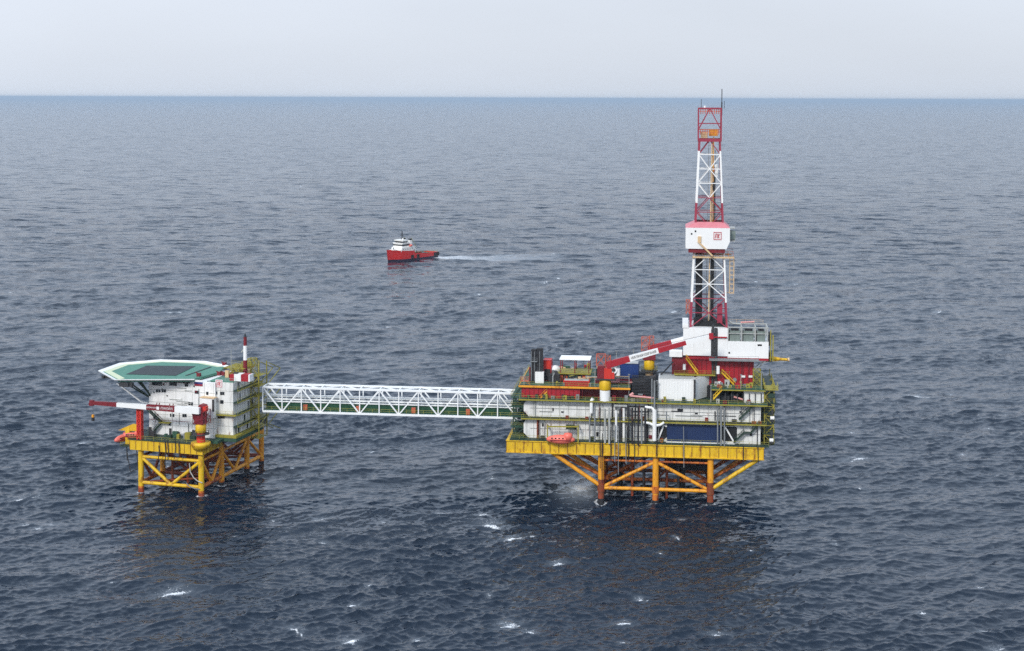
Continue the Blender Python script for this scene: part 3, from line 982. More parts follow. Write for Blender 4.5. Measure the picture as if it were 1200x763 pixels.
b.use('dark_void').box(M.X(887, vw), M.X(892, vw), vw - .06, vw + .1, M.Z(405.5, vw, 889), M.Z(403.5, vw, 889))
b.box(M.X(853, vw), M.X(855, vw), vw - .06, vw + .1, M.Z(414.5, vw, 854), M.Z(412.5, vw, 854))
t.part('wind_wall', b)
b = m_('grey_steel').box(M.X(831, vw - 2.5), M.X(889, vw - 2.5), vw - 2.5, vw - .1, M.Z(423.5, vw - 2.5, 860), M.Z(422, vw - 2.5, 860))
b.rail([M.at(831, 422, vw - 2.4), M.at(889, 422, vw - 2.4)], 1.0)
t.part('gallery', b)
b = m_('dark_steel').box(M.X(833.5, vw), M.X(836, vw), vw + .1, vw + .9, EZ, zw + 1)
b.box(M.X(837, vw), M.X(840, vw), vw - .2, vw + .8, EZ - 3, zw)
b.use('red_paint').bar(M.at(831, 395, vw - .4), M.at(852, 395.5, vw - .4), .35)
b.box(M.X(831, vw), M.X(834, vw), vw - .8, vw - .1, M.Z(397, vw, 832), M.Z(392, vw, 832))
t.part('drill_pipe_chute', b)
# tanks on top right with frames
for k, (xa, xb) in enumerate(((854.5, 866.5), (870.5, 882.5), (886.5, 896))):
    x0, x1 = M.X(xa, vw), M.X(xb, vw)
    zt_ = M.Z(386.5, vw, 876)
    b = m_('tank_grey').box(x0, x1, vw + .6, vw + 4, zr + .02, zt_ - .4)
    b.use('black_steel').box(x0 + .4, x1 - .4, vw + .5, vw + 3.8, zt_ - .4, zt_ + .25)
    b.use('dark_steel').box(x0 - .55, x0 - .05, vw + .8, vw + 3.6, zr + .02, zt_ - .6)
    t.part('shaker_tank', b)
b = m_('pale_grey')
zt_ = M.Z(384, vw, 876)
for px in (852.5, 868.5, 884.5, 898.5):
    for vv in (vw + .2, vw + 8):
        b.bar((M.X(px, vw), vv, zr), (M.X(px, vw), vv, zt_), .3)
for vv in (vw + .2, vw + 8):
    b.bar((M.X(852, vw), vv, zt_), (M.X(900, vw), vv, zt_), .3)
    b.bar((M.X(852, vw), vv, zt_ - 1.8), (M.X(900, vw), vv, zt_ - 1.8), .2)
for px in (852.5, 868.5, 884.5, 898.5):
    b.bar((M.X(px, vw), vw + .2, zt_), (M.X(px, vw), vw + 8, zt_), .3)
t.part('pipe_frame', b)
b = m_('beige_paint').rail([(M.X(853, vw), vw + 8, zt_), (M.X(895, vw), vw + 8, zt_)], 1.2)
b.use('pale_pink').tube((M.X(868, vw), vw + 6, zt_ + .6), (M.X(884, vw), vw + 6, zt_ + .9), .25, 8)
b.use('pale_grey').path([(M.X(853, vw), vw + 4, zt_ + 1.4), (M.X(858, vw), vw + 4, zt_ + .6), (M.X(868, vw), vw + 4, zt_ + .4)], .25, 8)
t.part('railing', b)
# yellow stairs
b = m_('yellow_paint').stair(M.at(818, 439, vw - 1.6), M.at(804, 420, vw - 1.6), 1.0)
t.part('staircase', b)
b = m_('yellow_paint').stair(M.at(864, 455, vs0 - 1.6), M.at(846, 437, vs0 - 1.6), 1.0)
t.part('staircase', b)
for px, ya, yb, w in ((841.5, 429, 438, 3.4), (843, 447, 456, 3.6)):
    p = M.at(px, yb, vs0 - 2.2)
    b = m_('white_clean').tube((p.x, vs0 - 2.2, p.z), (p.x, vs0 - 2.2, M.Z(ya, vs0 - 2.2, px)), .5, 10)
    t.part('gas_bottle', b)
p = M.at(802, 430, vs0 - 1.6)
t.part('gas_bottle', m_('white_paint').tube((p.x, vs0 - 1.6, p.z - .8), (p.x, vs0 - 1.6, p.z + .8), .45, 10))
b = m_('yellow_green')
p = M.at(800, 437, vs0 - 2)
b.box(M.X(790, vs0 - 2), M.X(838, vs0 - 2), vs0 - 2.4, vs0 - .4, M.Z(440, vs0 - 2, 815), M.Z(439, vs0 - 2, 815))
b.rail([M.at(790, 439, vs0 - 2.3), M.at(838, 439, vs0 - 2.3)], 1.1)
b.rail([M.at(835, 440, vs0 - 2.3), M.at(855, 440, vs0 - 2.3)], 1.1)
t.part('gallery', b)
# left flank: dark red casing with white box and black braces
b = m_('dark_red').box(M.X(787, vs0), sx0 - .02, vs0 + .5, vs0 + 10, T2b + .45, M.Z(419, vs0, 795))
b.use('white_paint').box(M.X(784, vs0 - .5), M.X(799, vs0 - .5), vs0 - .5, vs0 + 3, M.Z(418, vs0, 792) , M.Z(411.5, vs0, 792))
t.part('casing', b)
b = m_('black_steel').bar(M.at(773, 441, vs0 - .8), M.at(789, 424, vs0 - .8), .35)
b.bar(M.at(773, 441, vs0 - .8), M.at(789, 440, vs0 - .8), .35)
b.bar(M.at(773, 441, vs0 + 3), M.at(789, 424, vs0 + 3), .3)
t.part('brace', b)
for px, py in ((871, 441), (879.5, 441)):
    p = M.at(px, py, vs0 - .2)
    t.part('equipment_box', m_('white_paint').box(p.x - .55, p.x + .55, vs0 - .55, vs0 - .28, p.z - .3, p.z + .3))
p = M.at(861, 445, vs0 - .2)
t.part('equipment_box', m_('grey_steel').tube((p.x, vs0 - .5, p.z), (p.x, vs0 + .01, p.z), .6, 12))
b = m_('grey_steel')
b.bar(M.at(882, 434, vw), M.at(893, 423, vw), .25)
b.bar(M.at(882, 438, vw), M.at(897, 423, vw), .25)
t.part('brace', b)
# right side gallery of the drill floor
xr = M.X(900, vw)
b = m_('dark_steel').box(xr + .02, xr + 1.0, vw + .5, vw + 10, zS1 - 1.5, zS1 - 1.2)
b.box(xr + .05, xr + .9, vw + 1, vw + 3, zS1 - 1.2, zS1 + 1.2)
b.box(xr + .05, xr + .8, vw + 1, vw + 3, zS1 + 3.2, zS1 + 7.2)
b.use('yellow_green')
b.rail([(xr + .1, vw + .5, zS1 - 1.2), (xr + 1.6, vw + .5, zS1 - 1.2), (xr + 1.6, vw + 10, zS1 - 1.2)])
b.bar((xr + 1.3, vw + .5, zS1 - 1.2), (xr + 1.3, vw + .5, zS1 + 6.5), .35)
b.bar((xr + .6, vw + .5, zS1 - 1.2), (xr + .6, vw + .5, zS1 + 8.0), .25)
t.part('side_gallery', b)
b = m_('yellow_green')
lattice(b, (M.X(886, vs0), vs0 - 2, EZ + .02), 2.0, 2.0, M.Z(431, vs0, 886) - EZ, 3, .13)
t.part('ladder_tower', b)
# burner boom
p0, p1 = M.at(903, 420, 14), M.at(923, 421.5, 11)
t = Thing(M, 'burner_boom', 'yellow stub boom pointing out to sea from the end of the drill floor', 'boom', (p0.x, 14, p0.z))
b = m_('yellow_paint').tube(p0 + V((-2.6, 0, 0)), p1, .55, 10, .4)
b.bar(p0 + V((-2.6, 0, 1.2)), p1, .2)
b.bar(p0 + V((-2.6, 0, -1.2)), p1, .2)
t.part('boom_arm', b)
t.part('burner_head', m_('beige_paint').tube(p1, p1 + V((.5, 0, 0)), .6, 10))

# ---- derrick
vd = 15.5           # centre depth
zD0 = M.Z(384, vw + 1, 829)
wd = 10.0
xc = M.X(830, vd, 384)
zD1 = M.Z(164, vd, 832)
zD2 = M.Z(127, vd, 832)
t = Thing(M, 'drilling_derrick', 'tall tapering lattice drilling tower banded red and white with a white cabin halfway', 'derrick', (xc, vd, zD0))
def half(z):
    u = (z - zD0) / (zD1 - zD0)
    return 5.35 + (3.0 - 5.35) * min(u, 1.0)
zcab0, zcab1 = M.Z(290, vd, 830), M.Z(265, vd, 830)
bands = [(zD0, M.Z(352, vd), 'derrick_red'), (M.Z(352, vd), M.Z(240, vd), 'white_clean'),
         (M.Z(240, vd), M.Z(236, vd), 'derrick_red'), (M.Z(236, vd), M.Z(176, vd), 'white_clean'), (M.Z(176, vd), zD1, 'derrick_red')]
bands = [(zD0, M.Z(350, vd), 'derrick_red'), (M.Z(350, vd), zcab0 + 2, 'white_clean'), (zcab0 + 2, M.Z(236, vd), 'derrick_red'), (M.Z(236, vd), M.Z(176, vd), 'white_clean'), (M.Z(176, vd), zD1, 'derrick_red')]
dx_top = M.X(831.5, vd, 164) - xc
def cxz(z):
    return xc + dx_top * (z - zD0) / (zD1 - zD0)
for sx in (-1, 1):
    for sy in (-1, 1):
        b = MB()
        for z0, z1, mt in bands:
            if sx == 1 and mt == 'white_clean' and sy == 1:
                mt = 'derrick_red'
            b.use(mt)
            h0, h1 = half(z0), half(z1)
            b.bar((cxz(z0) + sx * h0, vd + sy * h0, z0), (cxz(z1) + sx * h1, vd + sy * h1, z1), .62 if sx < 0 else .5)
        t.part('leg', b)
nz = 13
zs = [zD0 + (zD1 - zD0) * i / nz for i in range(nz + 1)]
def band_mat(z):
    for z0, z1, mt in bands:
        if z0 <= z <= z1:
            return mt
    return 'derrick_red'
for i in range(nz):
    z0, z1 = zs[i], zs[i + 1]
    h0, h1 = half(z0), half(z1)
    b = m_(band_mat((z0 + z1) / 2))
    w = .24
    for sy in (-1, 1):
        ya, yb = vd + sy * h0, vd + sy * h1
        xa, xb = cxz(z0), cxz(z1)
        if i % 2 == 0:
            b.bar((xa - h0, ya, z0), (xb, yb, z1), w)
            b.bar((xa + h0, ya, z0), (xb, yb, z1), w)
        else:
            b.bar((xa, ya, z0), (xb - h1, yb, z1), w)
            b.bar((xa, ya, z0), (xb + h1, yb, z1), w)
        b.bar((xb - h1, yb, z1), (xb + h1, yb, z1), w)
    for sx in (-1, 1):
        if i % 2 == 0:
            b.bar((xa + sx * h0, vd - h0, z0), (xb + sx * h1, vd, z1), w)
            b.bar((xa + sx * h0, vd + h0, z0), (xb + sx * h1, vd, z1), w)
        else:
            b.bar((xa + sx * h0, vd, z0), (xb + sx * h1, vd - h1, z1), w)
            b.bar((xa + sx * h0, vd, z0), (xb + sx * h1, vd + h1, z1), w)
        b.bar((xb + sx * h1, vd - h1, z1), (xb + sx * h1, vd + h1, z1), w)
    t.part('cross_bracing', b)
# racked drill pipe and travelling gear
b = m_('black_steel')
for i in range(6):
    for j in range(5):
        x = M.X(815.5, vd, 345) + i * .34
        b.tube((x, vd - 3.4 + j * .8, zD0), (x, vd - 3.4 + j * .8, zcab0 + .5), .18, 6)
t.part('racked_pipe', b)
b = m_('dark_steel')
for j in range(8):
    x = M.X(833, vd, 345) + (j % 3) * .36
    b.tube((x, vd - 2 + j * .4, zD0), (x, vd - 2 + j * .4, zcab0), .19, 6)
b.use('pale_grey').box(M.X(829, vd), M.X(832, vd), vd - .5, vd + .5, zD0, zD0 + 15)
t.part('racked_pipe', b)
b = m_('beige_paint')
b.bar((M.X(829, vd), vd - 2.8, zD0), (M.X(831.2, vd), vd - 2.8, zD2 - 9), .28)
b.bar((M.X(831, vd), vd - 2.2, zD0 + 20), (M.X(832.6, vd), vd - 2.2, zD2 - 9), .3)
b.use('orange_yellow').bar((M.X(833.5, vd), vd, zD0 + 30), (M.X(833.5, vd), vd, zD1 + 1), .26)
b.use('dark_green').bar((M.X(834.8, vd), vd, zcab1), (M.X(834.8, vd), vd, zD1 - 8), .3)
b.use('grey_steel').bar((M.X(826.5, vd), vd + 1, zD0), (M.X(828, vd), vd + 1, zD1), .16)
b.use('dark_steel').bar((M.X(837, vd), vd + 1, zD0), (M.X(835.6, vd), vd + 1, zD1 - 3), .14)
t.part('guide_rail', b)
b = m_('white_paint').box(M.X(835, vd), M.X(838.5, vd), vd - 1.2, vd + .6, M.Z(206, vd), M.Z(192, vd))
b.use('red_orange').box(M.X(834, vd), M.X(837.5, vd), vd - 1, vd + .8, M.Z(200, vd), M.Z(196, vd))
b.use('dark_steel').box(M.X(832.6, vd), M.X(835.4, vd), vd - 1, vd + .8, M.Z(222, vd), M.Z(212, vd))
t.part('travelling_block', b)
b = m_('dark_void').box(M.X(812, vd), M.X(849, vd), vd - 4, vd + 4, zD0 + .05, zD0 + 1.6)
b.use('derrick_red').box(M.X(839, vd), M.X(845, vd), vd - 4.6, vd - 4.1, zD0 + 1.2, zD0 + 7)
t.part('drawworks', b)
# cabin at mid height
cx0, cx1 = M.X(804.5, vd - 6.5, 275), M.X(853, vd - 6.5, 275)
hz = zcab1 - zcab0
b = m_('white_clean').prism([(cx0, zcab0 + .2), (cx1 - .4, zcab0 + .2), (cx1 + .6, zcab0 + 2.4), (cx1 + .6, zcab1), (cx0 - .3, zcab1)], 'y', vd - 6.6, vd - 6.3)
b.prism([(cx0, zcab0 + .2), (cx1 - .4, zcab0 + .2), (cx1 + .6, zcab0 + 2.4), (cx1 + .6, zcab1), (cx0 - .3, zcab1)], 'y', vd + 6.3, vd + 6.6)
b.box(cx0 - .25, cx0, vd - 6.3, vd + 6.3, zcab0 + .3, zcab1)
b.box(cx1 + .3, cx1 + .55, vd - 6.3, vd + 6.3, zcab0 + 2.5, zcab1)
b.box(M.X(802, vd - 4), cx0 - .26, vd - 5.6, vd - 2, zcab0 + 1.6, zcab1 - .8)
cab = t.part('monkey_cabin', b, label='white boxed working cabin around the tower')
hr = half(zcab1 + 1.5)
zr2 = zcab1 + 1.6
vsr = [(cx0 - .3, vd - 6.6, zcab1 + .01), (cx1 + .6, vd - 6.6, zcab1 + .01), (cx1 + .6, vd + 6.6, zcab1 + .01), (cx0 - .3, vd + 6.6, zcab1 + .01),
       (xc - hr, vd - hr, zr2), (xc + hr, vd - hr, zr2), (xc + hr, vd + hr, zr2), (xc - hr, vd + hr, zr2)]
b = m_('pink_roof').add(vsr, [(0, 1, 5, 4), (1, 2, 6, 5), (2, 3, 7, 6), (3, 0, 4, 7)])
t.part('roof', b, parent=cab)
b = m_('dark_red').box(cx0 + .6, cx1 - .8, vd - 6.2, vd + 6.2, zcab0 - 1.0, zcab0 + .1)
t.part('cabin_floor', b, parent=cab)
# emblem: red outlined square with slanted strokes
lx, lz, ls = M.X(839, vd - 6.7), M.Z(276.5, vd - 6.7, 839), 1.05
yv = vd - 6.66
b = m_('ink_red')
def emblem(b, lx, yv, lz, s, d=.08):
    w = s * .13
    b.box(lx - s, lx + s, yv - d, yv, lz + s - w, lz + s)
    b.box(lx - s, lx + s, yv - d, yv, lz - s, lz - s + w)
    b.box(lx - s, lx - s + w, yv - d, yv, lz - s + w, lz + s - w)
    b.box(lx + s - w, lx + s, yv - d, yv, lz - s + w, lz + s - w)
    yy = yv - d * .5
    b.bar((lx - .62 * s, yy, lz - .6 * s), (lx - .40 * s, yy, lz + .6 * s), .17 * s, d)
    b.bar((lx - .12 * s, yy, lz - .6 * s), (lx - .12 * s, yy, lz + .6 * s), .17 * s, d)
    b.bar((lx - .4 * s, yy, lz + .58 * s), (lx - .12 * s, yy, lz + .58 * s), .17 * s, d)
    b.bar((lx + .2 * s, yy, lz - .6 * s), (lx + .2 * s, yy, lz + .6 * s), .17 * s, d)
    b.bar((lx + .25 * s, yy, lz), (lx + .6 * s, yy, lz + .58 * s), .17 * s, d)
    b.bar((lx + .25 * s, yy, lz), (lx + .6 * s, yy, lz - .58 * s), .17 * s, d)
    return b
t.part('emblem', emblem(b, lx, yv, lz, 1.15), parent=cab)
b = m_('beige_paint').bar(M.at(818, 283, vd - 6.9), M.at(835, 300, vd - 6.9), .45)
b.box(M.X(816, vd - 6.9), M.X(820, vd - 6.9), vd - 6.95, vd - 6.62, M.Z(284, vd - 6.8, 818), M.Z(277, vd - 6.8, 818))
t.part('cable_chute', b)
b = m_('dark_void')
for px, py in ((810.5, 274), (815, 271)):
    p = M.at(px, py, vd - 6.65)
    b.box(p.x - .22, p.x + .22, vd - 6.7, vd - 6.6, p.z - .25, p.z + .25)
t.part('porthole', b, parent=cab)
b = m_('tank_grey').box(cx1 + .62, M.X(859.5, vd), vd - 3, vd + 1, zcab0 + 2.8, zcab1 - 1.2)
b.use('pale_grey').box(cx1 + .6, M.X(859, vd), vd - 3.4, vd + 1.4, zcab1 - .4, zcab1 - .1)
b.box(cx1 + .6, M.X(859, vd), vd - 3.4, vd + 1.4, zcab0 + 2.2, zcab0 + 2.5)
t.part('fan_housing', b, parent=cab)
# finger board and basket
zf = M.Z(301.5, vd - 5, 830)
b = m_('beige_paint').box(M.X(810, vd - 5.2), M.X(858.5, vd - 5.2), vd - 5.4, vd - 5.0, zf - .25, zf + .25)
b.box(M.X(812, vd), M.X(856, vd), vd + 4.0, vd + 4.4, zf - .25, zf + .25)
b.use('orange_yellow')
for i in range(9):
    x = M.X(812 + i * 5, vd)
    b.bar((x, vd - 5, zf), (x, vd + 4.2, zf), .16)
b.use('lattice_orange').rail([(M.X(811, vd), vd - 5.2, zf + .2), (M.X(857, vd), vd - 5.2, zf + .2)], 1.6, 1.5)
b.rail([(M.X(811, vd), vd + 4.2, zf + .2), (M.X(857, vd), vd + 4.2, zf + .2)], 1.6, 1.5)
t.part('finger_board', b)
b = m_('beige_paint')
zb0 = M.Z(343, vd - 2, 856)
for px in (853.5, 858.3):
    for v in (vd - 4, vd - 1.5):
        b.bar((M.X(px, vd - 2), v, zb0), (M.X(px, vd - 2), v, zf), .18)
for k in range(9):
    z = zb0 + (zf - zb0) * k / 8
    b.bar((M.X(853.5, vd - 2), vd - 4, z), (M.X(858.3, vd - 2), vd - 4, z), .14)
    b.bar((M.X(853.5, vd - 2), vd - 1.5, z), (M.X(858.3, vd - 2), vd - 1.5, z), .14)
b.bar((M.X(849, vd - 2), vd - 3, zb0 + .2), (M.X(858, vd - 2), vd - 3, zb0 + .2), .2)
t.part('escape_ladder', b)
b = m_('lattice_orange')
p = M.at(806, 362, vd - 5)
lattice(b, (p.x, vd - 4, p.z - 1.6), 1.0, 1.4, 4.2, 2, .14)
t.part('winch_basket', b)
# crown frame
hw = 3.35
b = m_('derrick_red')
xt = cxz(zD1)
for sx in (-1, 1):
    for sy in (-1, 1):
        b.bar((xt + sx * hw, vd + sy * hw, zD1), (xt + sx * hw, vd + sy * hw, zD2), .38)
for z, w in ((zD1, .9), (zD2, .4), (zD1 + (zD2 - zD1) * .52, .2)):
    for sgn in (-1, 1):
        b.bar((xt - hw, vd + sgn * hw, z), (xt + hw, vd + sgn * hw, z), .3, w)
        b.bar((xt + sgn * hw, vd - hw, z), (xt + sgn * hw, vd + hw, z), .3, w)
for sy in (-1, 1):
    b.bar((xt - hw, vd + sy * hw, zD1 + 3), (xt, vd + sy * hw, zD2), .22)
    b.bar((xt + hw, vd + sy * hw, zD1 + 3), (xt, vd + sy * hw, zD2), .22)
t.part('crown_frame', b)
for z in (zD2 - 1.7, zD1 + 1.6):
    b = m_('lattice_orange')
    b.rail([(xt - hw, vd - hw, z), (xt + hw, vd - hw, z), (xt + hw, vd + hw, z), (xt - hw, vd + hw, z), (xt - hw, vd - hw, z)], 1.5, .7, .13)
    t.part('crown_railing', b)
b = m_('orange_yellow').box(xt - .2, xt + 2.4, vd - 1, vd + 1, zD1 + 1.2, zD1 + 3.2)
t.part('crown_block', b)
b = m_('beige_paint').box(xt - 2.6, xt - .6, vd - 1.5, vd + .5, zD1 + .6, zD1 + 2.4)
t.part('crown_block', b)
b = m_('dark_steel')
b.tube((M.X(842.5, vd), vd, zD2), (M.X(842.5, vd), vd, M.Z(104, vd)), .14, 6)
b.tube((M.X(842.5, vd), vd, zD2 - 2), (M.X(842.5, vd), vd, M.Z(119, vd)), .22, 6)
b.tube((M.X(818.5, vd), vd - 3, zD2), (M.X(818.5, vd), vd - 3, M.Z(116, vd)), .09, 6)
b.tube((M.X(845, vd), vd - 3, zD2), (M.X(845, vd), vd - 3, M.Z(118, vd)), .09, 6)
b.use('white_clean').box(M.X(821.5, vd), M.X(823.5, vd), vd - 3.4, vd - 2.9, zD2, zD2 + .8)
t.part('antenna', b)

# ---- life-raft canisters on the right end
for px, py, lab in ((905, 490, 'white life raft canister, the upper one on the stair lattice'), (904, 516, 'white life raft canister, the lower one just above the yellow girder')):
    p = M.at(px, py, 1.2)
    b = m_('white_clean').tube((p.x - .55, 1.2, p.z), (p.x + .55, 1.2, p.z), .55, 14)
    b.use('dark_steel').box(p.x - .5, p.x + .5, .8, 1.7, p.z - .9, p.z - .56)
    b.box(p.x - .3, p.x + .3, 1.0, 1.6, p.z + 1.1, p.z + 2.6)
    single(M, 'life_raft', lab, 'life raft', b, (p.x, 1.2, p.z - .9), group='life raft canisters')

# ================================================================== BRIDGE
bv0, bv1 = 8.0, 13.2
bx0 = M.X(308, bv0, 465)
bx1 = M.X(606.5, bv0, 470)
zb, zt_ = M.Z(486, bv0, 460), M.Z(457.5, bv0, 460)
t = Thing(M, 'footbridge', 'long white lattice truss footbridge joining the two platforms', 'bridge', ((bx0 + bx1) / 2, (bv0 + bv1) / 2, zb), )
N = 26
xs = [bx0 + (bx1 - bx0) * i / N for i in range(N + 1)]
for v in (bv0, bv1):
    t.part('top_chord', m_('bridge_white').bar((bx0, v, zt_), (bx1, v, zt_), .55, .6))
    t.part('bottom_chord', m_('bridge_white').bar((bx0, v, zb), (bx1, v, zb), .5, .6))
    for i in range(0, N + 1, 2):
        t.part('truss_post', m_('bridge_white').bar((xs[i], v, zb), (xs[i], v, zt_), .3))
    c = m_('bridge_white')
    P = xs[::2]
    for k in range(len(P) - 1):
        if k % 2 == 0:
            c.bar((P[k], v, zt_), (P[k + 1], v, zb), .36)
        else:
            c.bar((P[k], v, zb), (P[k + 1], v, zt_), .36)
    t.part('truss_diagonal', c)
b = m_('bridge_white')
P = xs[::2]
for k, x in enumerate(P):
    b.bar((x, bv0, zt_), (x, bv1, zt_), .3)
    if k + 1 < len(P):
        b.bar((x, bv0 if k % 2 else bv1, zt_), (P[k + 1], bv1 if k % 2 else bv0, zt_), .26)
t.part('roof_bracing', b)
b = m_('bridge_white')
b.box(bx0, bx1, bv0 + .6, bv0 + 1.5, zt_ - .5, zt_ - .1)
t.part('cable_tray', b)
b = m_('bridge_green').box(bx0, bx1, bv0 + .4, bv1 - .4, zb + .1, zb + .3)
for k in range(53):
    x = bx0 + (bx1 - bx0) * k / 52
    b.bar((x, bv1 - .6, zb + .3), (x, bv1 - .6, zb + 2.0), .12)
b.box(bx0, bx1, bv1 - .7, bv1 - .62, zb + .3, zb + 2.0)
t.part('green_walkway', b)
b = m_('bridge_white')
b.tube((bx0, bv1 - 1.2, zb + 4.0), (bx1, bv1 - 1.2, zb + 4.0), .35, 10)
b.tube((bx0, bv1 - 1.2, zb + 3.0), (bx1, bv1 - 1.2, zb + 3.0), .28, 10)
b.tube((bx0, bv1 - 1.0, zb + 2.2), (bx1, bv1 - 1.0, zb + 2.2), .2, 10)
b.tube((bx0, bv1 - 2.0, zb + 4.6), (bx1, bv1 - 2.0, zb + 4.6), .18, 10)
t.part('service_pipe', b)
b = m_('rail_yellow').rail([(bx0, bv0 + .6, zb + .3), (bx1, bv0 + .6, zb + .3)], 1.1, 2.6, .06)
t.part('railing', b)
for px in (357, 419, 484, 548):
    x = M.X(px, bv0 + 1, 476)
    t.part('fire_hose_box', m_('lattice_orange').box(x - .6, x + .6, bv0 + 1.6, bv0 + 2.4, zb + .3, zb + 1.9))
b = m_('bridge_white').box(bx1 - 1.2, bx1 - .8, bv0, bv1, zb - 1.6, zb - .3)
b.box(bx1 - .6, bx1 + 1.5, bv0 - .2, bv1 + .2, zb - .6, zb - .31)
t.part('bearing', b)

# ================================================================== ACCOMMODATION PLATFORM
ap = Thing(A, 'accommodation_platform', 'smaller platform on a yellow lattice jacket carrying the white quarters and helideck', 'offshore platform', (-10, 20, 0))
DL = A.Z(530.5, -1.6, 200)
LXA, LVA = (-20.0, 0.0), (0.0, 13.0, 30.3, 40.8)
JB, JT, DK = A.Z(568, 0, 200), A.Z(537.5, 0, 200), A.Z(518.6, -1.6, 200)
for x in LXA:
    for i, v in enumerate(LVA):
        mt = 'yellow_paint' if (i == 0) else 'orange_yellow'
        b = m_(mt).tube((x, v, 1.8), (x, v, DL + .1), .85, 14)
        b.use('orange_steel').tube((x, v, 1.2), (x, v, 1.8), .87, 14)
        b.use('black_steel' if i else 'rust_steel').tube((x, v, -6), (x, v, 1.2), .9, 14)
        ap.part('leg', b)
xm = -10.0
for i, v in enumerate(LVA):
    mt = 'yellow_paint' if i == 0 else 'rust_steel'
    brace(ap, (-20, v, JB), (0, v, JB), .55, mt)
    brace(ap, (-20, v, JT), (0, v, JT), .48, mt)
    brace(ap, (-20, v, JT), (xm, v, JB), .5, mt)
    brace(ap, (0, v, JT), (xm, v, JB), .5, mt)
for x in LXA:
    mt = 'orange_yellow' if x == 0 else 'rust_steel'
    for k in range(3):
        v0, v1 = LVA[k], LVA[k + 1]
        vm = (v0 + v1) / 2
        brace(ap, (x, v0, JB), (x, v1, JB), .6, 'orange_steel' if k == 0 else mt)
        brace(ap, (x, v0, JT), (x, v1, JT), .42, mt)
        if k == 2:
            brace(ap, (x, v0, JT), (x, v1, JB), .48, mt)
        else:
            brace(ap, (x, v0, JT), (x, vm, JB), .48, mt)
            brace(ap, (x, v1, JT), (x, vm, JB), .48, mt)
for k in range(3):
    brace(ap, (-20, LVA[k], JB), (0, LVA[k + 1], JB), .36, 'rust_steel')
    brace(ap, (0, LVA[k], JT), (-20, LVA[k + 1], JT), .34, 'rust_steel')
for k in range(5):
    x, v = -15 + k * 2.6, 10 + (k % 2) * 8
    ap.part('caisson', m_('rust_steel').tube((x, v, -5), (x, v, DL + .1), .4, 10))
b = m_('dark_steel')
for k in range(14):
    x = random.uniform(-20, -3)
    b.box(x, x + random.uniform(1, 3), random.uniform(1, 12), random.uniform(15, 40), DL - .7, DL - .02)
ap.part('under_deck_piping', b)
b = m_('yellow_paint').box(-22.8, 1.4, -1.6, 11, DL, DK)
b.use('yellow_rib')
for i in range(13):
    x = -22.8 + 24.2 * i / 12
    b.box(x - .07, x + .07, -1.72, -1.55, DL + .2, DK - .3)
for i in range(7):
    v = -1.6 + 12.6 * i / 6
    b.box(1.3, 1.5, v - .07, v + .07, DL + .2, DK - .3)
ap.part('deck_girder', b)
b = m_('dark_steel').box(-22.8, 1.2, 11.02, 43, DL + .3, DK - .02)
b.use('yellow_green').box(-22.9, 1.6, 11.02, 43, DK - .6, DK - .01)
ap.part('deck_girder', b)
# wide quarters base overhanging to the right
ap.part('deck_plating', m_('dark_green').box(-23.2, 1.8, -1.9, 43, DK, DK + .2))
ap.part('railing', m_('rail_yellow').rail([(-23, 12, DK + .2), (-23, -1.7, DK + .2), (1.6, -1.7, DK + .2)]))
b = m_('dark_green')
for k in range(16):
    x = random.uniform(-19, -3)
    w = random.uniform(.6, 1.8)
    v = random.uniform(1.5, 4.0)
    b = m_(random.choice(['dark_green', 'dark_steel', 'deck_green', 'grey_steel', 'yellow_green']))
    b.box(x, x + w, v, v + 1, DK + .21, DK + random.uniform(.9, 2.2))
    ap.part('deck_machinery', b)
b = m_('yellow_paint').lathe([(2.1, -1.6), (2.9, -.2), (2.9, .5)], (0.2, -.5, DK), 20)
ap.part('crane_foundation', b)
# hoses at the front
for px, ya, yb in ((193, 515, 545), (196, 516, 540), (205, 512, 538), (209, 515, 536), (186, 522, 540)):
    p, q = A.at(px, ya, -2), A.at(px + random.uniform(-1, 1), yb, -2)
    ap.part('hanging_hose', m_('dark_steel').path([p, p.lerp(q, .5) + V((.3, 0, 0)), q], .13, 6))
q = [A.at(x, y, -1.2) for x, y in ((222, 543), (223, 553), (227, 560), (232, 564), (237, 566))]
ap.part('hanging_hose', m_('pale_grey').path(q, .16, 6), label='pale grey looping hose')
q = [A.at(x, y, -1.2) for x, y in ((218, 566), (222, 570), (228, 572.5), (234, 573.5))]
ap.part('hanging_hose', m_('grey_steel').path(q, .14, 6))

# ---- living quarters block
qv0 = 6.0
qx0, qxm, qx1 = -20.6, 1.6, 7.1
qz0, qz1 = DK + .25, 33.0
qv1 = 25.0
qv2 = max(qv0 + 14, A.side(303, 478, qx1).y)     # the wing's far end
lq = Thing(A, 'living_quarters', 'white multi storey accommodation block with small dark windows below the helideck', 'building', ((qx0 + qx1) / 2, 15, qz0))
wall = lq.part('wall', m_('white_paint').box(qx0, qxm, qv0, qv1, qz0, qz1))
wing = lq.part('wall', m_('white_stained').box(qxm + .01, qx1, qv0 + .8, qv2, qz0 + 1.2, qz1 + .2), label='grey white wing of the quarters')
b = m_('pale_grey')
for x in (-15.2, -11.5, -6, -2, 1.0):
    b.box(x, x + .07, qv0 - .05, qv0 + .02, qz0 + .3, qz1 - .2)
for z in (19.2, 22.4, 26.1, 29.8):
    b.box(qx0, qxm, qv0 - .06, qv0 + .02, z, z + .1)
b.use('dark_red').box(qx0, -7, qv0 - .07, qv0 + .01, 20.6, 20.72)
lq.part('panel_seam', b, parent=wall)
b = m_('pale_grey')
for z in (20.0, 23.6, 27.2, 30.6):
    b.box(qxm + .1, qx1, qv0 + .74, qv0 + .82, z, z + .1)
